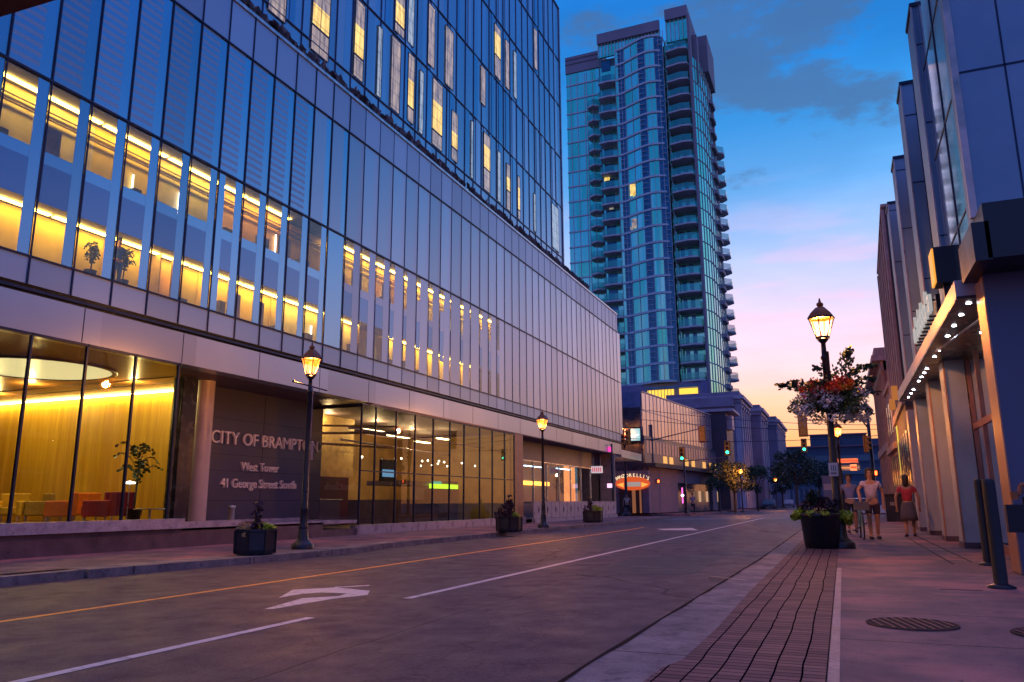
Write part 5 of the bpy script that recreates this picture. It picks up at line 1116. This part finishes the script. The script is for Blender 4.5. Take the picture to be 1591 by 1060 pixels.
# parked car, far left beyond the crossing, and a patio parasol row
def car(x, y, rz, col, label):
    e = empty('parked_car', (x, y, -.2), label, 'car', None, rz)
    prof = [(-2.1, .35), (-2.15, .7), (-1.9, .88), (-1.25, .95), (-.75, 1.38), (.7, 1.4), (1.35, .98), (2.0, .88), (2.15, .6), (2.1, .35)]
    b = MB(); n = len(prof)
    for s_, w0 in ((-1, .85), (1, .85)): b.add([(px_, s_*(w0 if pz < 1 else .66), pz) for px_, pz in prof], [tuple(range(n)) if s_ < 0 else tuple(reversed(range(n)))])
    for i in range(n):
        (a0, z0), (a1, z1) = prof[i], prof[(i+1) % n]; w0 = .85 if z0 < 1 else .66; w1 = .85 if z1 < 1 else .66; b.add([(a0, -w0, z0), (a0, w0, z0), (a1, w1, z1), (a1, -w1, z1)], [(0, 1, 2, 3)])
    b.build('body', col, e)
    for wx in (-1.35, 1.35):
        for wy in (-.82, .82):
            b = MB(); b.cyl((wx, wy-.1, .33), (wx, wy+.1, .33), .33, n=18); w_ = b.build('wheel', MATS['window_dark'], e); b = MB(); b.cyl((wx, wy-.11, .33), (wx, wy+.11, .33), .19, n=12); b.build('rim', 'alu', w_)
    b = MB()
    for s_ in (-1, 1): b.add([(-1.15, s_*.78, .98), (-.7, s_*.695, 1.32), (.65, s_*.695, 1.33), (1.2, s_*.78, 1.0)], [(0, 1, 2, 3)])
    b.build('side_window', 'tdark', e)
    return e
car(-10.2, 125, math.pi/2, mat('car_teal', (.06, .14, .22), .3, .5), 'distant bluish parked car before the stone block')
car(-8.9, 150, math.pi/2, mat('car_silver', (.35, .34, .42), .3, .5), 'distant silver car at the far end of the street')

# ---------------------------------------------------------------- lobby furniture
def armchair(x, y, rz, m, label, s=1.):
    e = empty('armchair', (x, y, .46), label, 'armchair', 'lobby armchairs', rz, s)
    for nm, bx in (('seat', (-.34, .34, -.38, .32, .2, .44)), ('backrest', (-.42, .42, .30, .48, .18, .86)), ('armrest', (-.46, -.32, -.36, .32, .16, .62)), ('armrest', (.32, .46, -.36, .32, .16, .62))):
        b = MB(); b.box(*bx); o = b.build(nm, m, e); md = o.modifiers.new('bevel', 'BEVEL'); md.width = .04; md.segments = 3
    for sx in (-.36, .36):
        for sy in (-.3, .4): MB().cyl((sx, sy, 0), (sx, sy, .2), .02).build('leg', 'alu', e)
ye = mat('seat_yellow', (.62, .42, .03), .6); ol = mat('seat_olive', (.28, .20, .03), .6); og = mat('seat_orange', (.72, .20, .015), .6); rd = mat('seat_red', (.55, .06, .04), .6); mg = mat('seat_magenta', (.30, .02, .06), .6)
def fx(px, py, z): 
    v = RM @ Vector((px-CX, -(py-CY), -CF)); t = (z-EYE)/v.z; return v*t
for (px, Y, rz, m, lab) in ((14, 17.0, 1.2, ye, 'yellow lobby armchair at the left edge of the photo'), (52, 17.6, .2, ol, 'olive lobby armchair left of the orange ones'), (92, 16.6, -.1, og, 'front orange lobby armchair facing the street'), (122, 17.4, -1.2, og, 'second orange lobby armchair, turned sideways'), (150, 16.4, -.1, rd, 'red lobby armchair facing the street'), (176, 17.0, -1.3, mg, 'magenta lobby armchair turned sideways before the palm')):
    p = at(px, 795, Y); armchair(p.x, Y, rz+math.radians(-35), m, lab, 1.0)
def potplant(x, y, z, h, label, kind='palm', s=1.):
    e = empty('potted_palm', (x, y, z), label, 'potted plant', None, 0, s); b = MB(); b.lathe([(.16, 0), (.22, .36), (.24, .38), (.2, .38)], n=16); b.build('pot', MATS['canopy_black'], e)
    b = MB(); b.cyl((0, 0, .3), (.05, 0, h*.75), .03, .02, 7); b.build('stem', bark, e); b = MB()
    for i in range(15 if kind == 'palm' else 12):
        a = i*2.4; r = random.uniform(.35, .6)*h*.5; z0 = h*(.45+.03*i); tip = Vector((r*math.cos(a), r*math.sin(a), z0+random.uniform(-.1, .3))); bs = Vector((.04, 0, z0)); pr_ = None
        for t in range(7):
            f0, f1 = t/7, (t+1)/7; q0 = bs.lerp(tip, f0)+Vector((0, 0, .35*math.sin(f0*2.6))); q1 = bs.lerp(tip, f1)+Vector((0, 0, .35*math.sin(f1*2.6))); b.cyl(q0, q1, .008, n=4, caps=False)
            for sgn in (-1, 1): b.leaf(q1+Vector((-math.sin(a), math.cos(a), -.3))*sgn*.05, .13, (Vector((-math.sin(a)*sgn, math.cos(a)*sgn, -.35))+(q1-q0)*5).normalized())
    b.build('fronds', mat('palm_leaf', (.05, .085, .02), .5, 0, .4, 6), e); return e
random.seed(55)
p = at(208, 790, 16.2); potplant(p.x, 16.2, .46, 2.1, 'potted palm in the lobby behind the glass')
for (px, py, Yo, h, lab) in ((140, 425, FX-.45, 1.2, 'spiky palm behind the first-floor window, third bay from the left'), (190, 440, FX-.45, 1.5, 'arching palm beside the seated figure behind the first-floor window')):
    v = RM @ Vector((px-CX, -(py-CY), -CF)); t = Yo/v.x; potplant(Yo, v.y*t, 6.1, h, lab, s=.62)
LA = empty('floor_lamp', (0, 0, 0), 'slim floor lamp with a small bright white shade beside the lobby palm', 'floor lamp'); p = at(203, 736, 15.9); LA.location = (p.x, 15.9, .46)
b = MB(); b.cyl((0, 0, 0), (0, 0, 1.05), .012); b.lathe([(.12, 0), (.12, .02)], n=12); b.build('stem', 'alu', LA); b = MB(); b.lathe([(.13, 1.05), (.15, 1.09), (.001, 1.13)], n=14); b.build('shade', emis('shade_white', (1, .95, .8), 4), LA)
CT = empty('coffee_table', (0, 0, 0), 'low glass-topped table at the right end of the lobby', 'table'); p = at(232, 803, 15.6); CT.location = (p.x, 15.6, .46)
b = MB(); b.lathe([(.001, .36), (.4, .36), (.4, .39), (.001, .39)], n=20); b.build('top', 'alu', CT); b = MB(); b.cyl((0, 0, 0), (0, 0, .36), .03); b.build('leg', 'alu', CT)
BN = empty('ash_bin', (-16.6, 18.35, .4), 'small grey ash bin at the left foot of the name wall', 'bin'); b = MB(); b.lathe([(.1, 0), (.1, .42), (.12, .43), (.12, .5), (.001, .52)], n=14); b.build('body', 'alu', BN)
# things inside the glass box
p = at(601, 735, 26.2); VM = empty('display_screen', (p.x-.2, 26.6, p.z), 'small blue display panel inside the glass box, left end', 'screen')
b = MB(); b.obox((0, 0, .1), (.1, 1.1, .85), 0); b.build('casing', 'black', VM); b = MB(); b.obox((.07, 0, 0), (.02, 1.0, .28)); b.build('screen', emis('blue_screen', (.15, .35, .55), .8), VM)
v = RM @ Vector((690-CX, -(756-CY), -CF)); t = -17.1/v.x; GL = empty('lit_display_case', (-17.1, v.y*t, EYE+v.z*t), 'long lime green glowing display bar inside the glass box', 'display')
b = MB(); b.obox((0, 0, 0), (.1, 2.7, .2)); b.build('glow_bar', emis('lime_bar', (.42, .85, .02), 1.7), GL); b = MB(); b.obox((-.1, 0, -.45), (.3, 2.9, .6)); b.build('case', MATS['counter'], GL)
b = MB(); b.obox((.0, -.75, .16), (.1, .8, .12)); b.build('teal_glow', emis('teal_bar', (.02, .5, .35), .8), GL)
v = RM @ Vector((785-CX, -(752-CY), -CF)); t = -17.0/v.x; RL = empty('red_pendant', (-17.0, v.y*t, EYE+v.z*t), 'three small red-orange lights at the right end of the glass box', 'light')
for i in range(3): b = MB(); b.obox((0, (i-1)*.36, 0), (.08, .16, .24)); b.build('light', emis('red_glow', (1, .10, .02), 3.5), RL)

# ---------------------------------------------------------------- people
def skin(name, pts, edges, rad, m, parent, root=0, sub=2):
    me = bpy.data.meshes.new(name); me.from_pydata(pts, edges, []); o = bpy.data.objects.new(name, me); COL.objects.link(o)
    me.materials.append(m); md = o.modifiers.new('skin', 'SKIN'); md.use_smooth_shade = True
    if not me.skin_vertices: 
        bpy.context.view_layer.objects.active = o
    sv = me.skin_vertices[0].data
    for i, r in enumerate(rad):
        rr = r if isinstance(r, tuple) else (r, r); sv[i].radius = rr; sv[i].use_root = (i == root)
    s_ = o.modifiers.new('sub', 'SUBSURF'); s_.levels = sub; s_.render_levels = sub; o.parent = parent; return o
skinm = mat('skin_tone', (.42, .21, .15), .6); hairm = mat('hair_dark', (.03, .018, .015), .6)
def person(loc, rz, label, shirt, pants, skirt=False, stride=.16, arms=((-.30, -.05, .86), (.30, .08, .86)), h=1.74, bare_legs=True, hairlen=0, seated=False, group=None):
    e = empty('person', loc, label, 'person', group, rz, h/1.74)
    hp = .90; st_ = stride
    P_ = [(0, 0, hp), (0, -.01, 1.12), (0, 0, 1.36), (0, -.01, 1.47), (0, -.02, 1.55), (0, -.02, 1.66), (0, -.02, 1.72)]
    R_ = [(.125, .10), (.115, .09), (.13, .09), (.052, .052), (.07, .08), (.078, .095), (.05, .06)]
    E_ = [(0, 1), (1, 2), (2, 3), (3, 4), (4, 5), (5, 6)]
    def add(p_, r_, par): P_.append(p_); R_.append(r_); E_.append((par, len(P_)-1)); return len(P_)-1
    for s_, (hx, hy, hz) in ((-1, arms[0]), (1, arms[1])):
        a = add((s_*.18, 0, 1.39), .055, 2); mid = ((s_*.18+hx)/2+s_*.06, hy*.35+.05, (1.39+hz)/2+.02); c = add(mid, .042, a); w = add((hx, hy, hz), .028, c); pm_ = add((hx, hy-.015, hz-.06), (.036, .018), w)
        for fi, (dx, dl) in enumerate(((-.026, .062), (-.009, .075), (.009, .07), (.026, .055))):
            f0 = add((hx+dx, hy-.025, hz-.10), .0095, pm_); add((hx+dx*1.1, hy-.045, hz-.10-dl), .008, f0)
        tb = add((hx-s_*.035, hy-.04, hz-.075), .010, pm_)
    for s_, dy in ((-1, -st_), (1, st_)):
        a = add((s_*.095, 0, hp-.05), .095, 0); kn = add((s_*.10, dy*.5-.03, .49), .06, a); an = add((s_*.10, dy+.02, .09), .04, kn); add((s_*.105, dy-.12, .035), (.042, .032), an)
    skin('body', P_, E_, R_, skinm, e)
    # clothing
    sp_ = [(0, 0, hp+.06), (0, -.01, 1.13), (0, 0, 1.36), (0, 0, 1.42)]; sr = [(.15, .125), (.14, .115), (.15, .11), (.08, .07)]; se = [(0, 1), (1, 2), (2, 3)]
    for s_, (hx, hy, hz) in ((-1, arms[0]), (1, arms[1])):
        mid = ((s_*.18+hx)/2+s_*.06, hy*.35+.05, (1.39+hz)/2+.02); sp_.append((s_*.18, 0, 1.38)); sr.append(.075); se.append((2, len(sp_)-1)); sp_.append(tuple(Vector((s_*.18, 0, 1.38)).lerp(Vector(mid), .55))); sr.append(.062); se.append((len(sp_)-2, len(sp_)-1))
    skin('shirt', sp_, se, sr, shirt, e)
    if skirt:
        b = MB(); b.lathe([(.15, .98), (.19, .85), (.22, .62), (.24, .45), (.23, .45)], n=20); b.build('skirt', pants, e)
    else:
        pp = [(0, 0, hp+.05)]; pr_ = [(.145, .125)]; pe = []
        for s_, dy in ((-1, -st_), (1, st_)):
            pp.append((s_*.095, 0, hp-.06)); pr_.append(.112); pe.append((0, len(pp)-1)); pp.append((s_*.10, dy*.4-.02, .58 if bare_legs else .48)); pr_.append(.085 if bare_legs else .072); pe.append((len(pp)-2, len(pp)-1))
            if not bare_legs: pp.append((s_*.10, dy+.02, .12)); pr_.append(.055); pe.append((len(pp)-2, len(pp)-1))
        skin('shorts' if bare_legs else 'trousers', pp, pe, pr_, pants, e)
    for s_, dy in ((-1, -st_), (1, st_)):
        b = MB(); b.obox((s_*.105, dy-.06, .035), (.095, .27, .07)); o = b.build('shoe', MATS['sign_dark'], e); md = o.modifiers.new('bevel', 'BEVEL'); md.width = .025; md.segments = 3
    b = MB(); n = 14
    b.lathe([(.086, 1.60), (.098, 1.66), (.095, 1.72), (.07, 1.765), (.001, 1.785)], (0, .012, 0), n)
    if hairlen: b.lathe([(.05, 1.42), (.09, 1.50), (.095, 1.6), (.09, 1.66)], (0, .05, 0), n)
    b.build('hair', hairm, e)
    b = MB(); b.add([(-.014, -.085, 1.61), (.014, -.085, 1.61), (0, -.118, 1.605), (0, -.09, 1.65)], [(0, 1, 2), (1, 3, 2), (3, 0, 2)]); b.build('nose', skinm, e)
    b = MB(); [b.lathe([(.001, .012), (.012, 0), (.001, -.012)], (s_*.032, -.095, 1.655), 8) for s_ in (-1, 1)]; b.box(-.025, .025, -.098, -.088, 1.567, 1.574); b.build('eyes', MATS['sign_dark'], e)
    return e
person((.68, 22.1, 0), .1, 'pedestrian in a pale pink top and dark shorts walking a bicycle towards the camera', mat('top_pink', (.50, .42, .58), .8, 0, .3, 8), mat('shorts_dark', (.05, .03, .06), .8), arms=((-.30, -.28, .98), (.27, .02, .88)), hairlen=1, stride=.14)
person((.22, 26.5, 0), .0, 'pedestrian in blue and dark shorts just behind the bicycle', mat('top_blue', (.20, .20, .38), .8), mat('shorts_navy', (.012, .014, .03), .8), stride=.1)
person((1.62, 23.9, 0), math.pi*.97, 'pedestrian in a red top and grey skirt by the light piers', mat('top_red', (.42, .03, .06), .8, 0, .4, 6), mat('skirt_grey', (.10, .08, .12), .8), skirt=True, stride=.12, h=1.60, hairlen=1)
person((-11.9, 68.9, -.1), .4, 'distant person standing at the restaurant corner', mat('top_mauve', (.25, .18, .26), .8), MATS['shorts_navy'], bare_legs=False, stride=.1)
p = at(975, 785, 66.6); person((p.x, 66.4, -.2), .3, 'person in a light top in front of the restaurant door', mat('top_light', (.5, .45, .42), .8), MATS['shorts_navy'], bare_legs=False, stride=.08, h=1.8)
v = RM @ Vector((188-CX, -(430-CY), -CF)); t = (FX-.4)/v.x
person((FX-.45, v.y*t-.1, 6.1), 1.3, 'small figure in blue standing behind the first-floor window beside the palm', mat('top_sky', (.06, .16, .34), .8), MATS['top_sky'] if 'top_sky' in MATS else 'black', bare_legs=False, stride=.05, h=1.25)
# bicycle pushed beside the first pedestrian
BK = empty('bicycle', (.40, 21.95, 0), 'city bicycle seen head-on, wheeled by the pedestrian in pink', 'bicycle', None, .06)
def torus(b, c, r, t, n=28, m=6):
    vs = []; fs = []
    for i in range(n):
        a = math.tau*i/n
        for j in range(m):
            q = math.tau*j/m; vs.append((c[0]+t*math.sin(q), c[1]+(r+t*math.cos(q))*math.cos(a), c[2]+(r+t*math.cos(q))*math.sin(a)))
    for i in range(n):
        for j in range(m): fs.append((i*m+j, ((i+1) % n)*m+j, ((i+1) % n)*m+(j+1) % m, i*m+(j+1) % m))
    b.add(vs, fs, True)
for y in (-.25, .80):
    b = MB(); torus(b, (0, y, .34), .32, .02); w = b.build('wheel', MATS['sign_dark'], BK)
    b = MB(); torus(b, (0, y, .34), .295, .012, 28, 5)
    for i in range(14): a = math.tau*i/14; b.cyl((0, y, .34), (0, y+.29*math.cos(a), .34+.29*math.sin(a)), .002, n=3, caps=False)
    b.build('rim', 'alu', w)
b = MB(); b.tube([(0, -.25, .34), (0, -.16, .66), (0, -.08, .95)], .018); b.tube([(0, -.12, .78), (0, .42, .70), (0, .36, .30), (0, -.15, .68)], .017); b.tube([(0, .36, .3), (0, .8, .34), (0, .45, .72), (0, .47, .86)], .014); b.build('frame', mat('frame_teal', (.08, .30, .34), .35, .4), BK)
b = MB(); b.tube([(-.28, .02, 1.0), (-.12, -.08, 1.0), (.12, -.08, 1.0), (.28, .02, 1.0)], .013); b.cyl((0, -.08, .93), (0, -.08, 1.0), .015); b.build('handlebar', 'alu', BK)
b = MB(); b.obox((0, .48, .88), (.15, .26, .05)); b.build('saddle', 'black', BK); b = MB(); b.obox((0, -.32, .82), (.34, .24, .22)); b.build('basket', mat('basket_pale', (.10, .10, .13), .6), BK)
b = MB(); b.tube([(-.16, .36, .2), (.16, .36, .4)], .012); b.obox((-.17, .36, .2), (.08, .09, .02)); b.obox((.17, .36, .4), (.08, .09, .02)); b.build('pedals', 'black', BK)

# ---------------------------------------------------------------- separate pieces become parts of their own
def split_parts(names, cap=100):
    for o in [q for q in COL.objects if q.type == 'MESH' and q.name.split('.')[0] in names]:
        me = o.data
        if len(o.children) or o.get('kind'): continue
        par = list(range(len(me.vertices))); pos = {}
        def fnd(x):
            while par[x] != x: par[x] = par[par[x]]; x = par[x]
            return x
        for v in me.vertices:
            kk = tuple(round(a, 4) for a in v.co)
            if kk in pos: par[fnd(v.index)] = fnd(pos[kk])
            else: pos[kk] = v.index
        for e_ in me.edges: par[fnd(e_.vertices[0])] = fnd(e_.vertices[1])
        groups = {}
        for p_ in me.polygons: groups.setdefault(fnd(p_.vertices[0]), []).append(p_)
        if len(groups) < 2: continue
        gs = sorted(groups.values(), key=lambda g_: me.vertices[g_[0].vertices[0]].co.length)
        lists = gs[:cap]+([sum(gs[cap:], [])] if len(gs) > cap else [])
        base_ = o.name.split('.')[0]; mt = me.materials[0]
        for gi, g_ in enumerate(lists):
            idx = {}; vs = []; fs = []
            for p_ in g_:
                f = []
                for vi in p_.vertices:
                    if vi not in idx: idx[vi] = len(vs); vs.append(tuple(me.vertices[vi].co))
                    f.append(idx[vi])
                fs.append(f)
            m2 = bpy.data.meshes.new(base_); m2.from_pydata(vs, [], fs); m2.materials.append(mt); m2.polygons.foreach_set('use_smooth', [p_.use_smooth for p_ in g_]); m2.update()
            n_ = bpy.data.objects.new(base_, m2); COL.objects.link(n_); n_.parent = o.parent; n_.location = o.location; n_.rotation_euler = o.rotation_euler; n_.scale = o.scale
            if gi >= cap: n_['kind'] = 'stuff'
        bpy.data.objects.remove(o)
split_parts({'rib', 'floor_slab', 'fritted_panel', 'solid_panel', 'pane', 'spot_bulb', 'strip_light', 'cornice', 'lit_lobby', 'dark_window', 'crown_wall', 'crown_glass', 'shop_glass', 'light', 'lit_pane',
             'ceiling_pipe', 'push_bar', 'hanger', 'door_handle', 'entrance_step', 'parapet', 'flash', 'side_window', 'pedals', 'sign_mark', 'ledge', 'picture_rail', 'cove_light', 'recess_glass', 'roof_edge', 'lettering', 'shop_back_wall', 'fascia_joint', 'spandrel_panel', 'office_furniture', 'partition', 'tube_light', 'office_wall'})
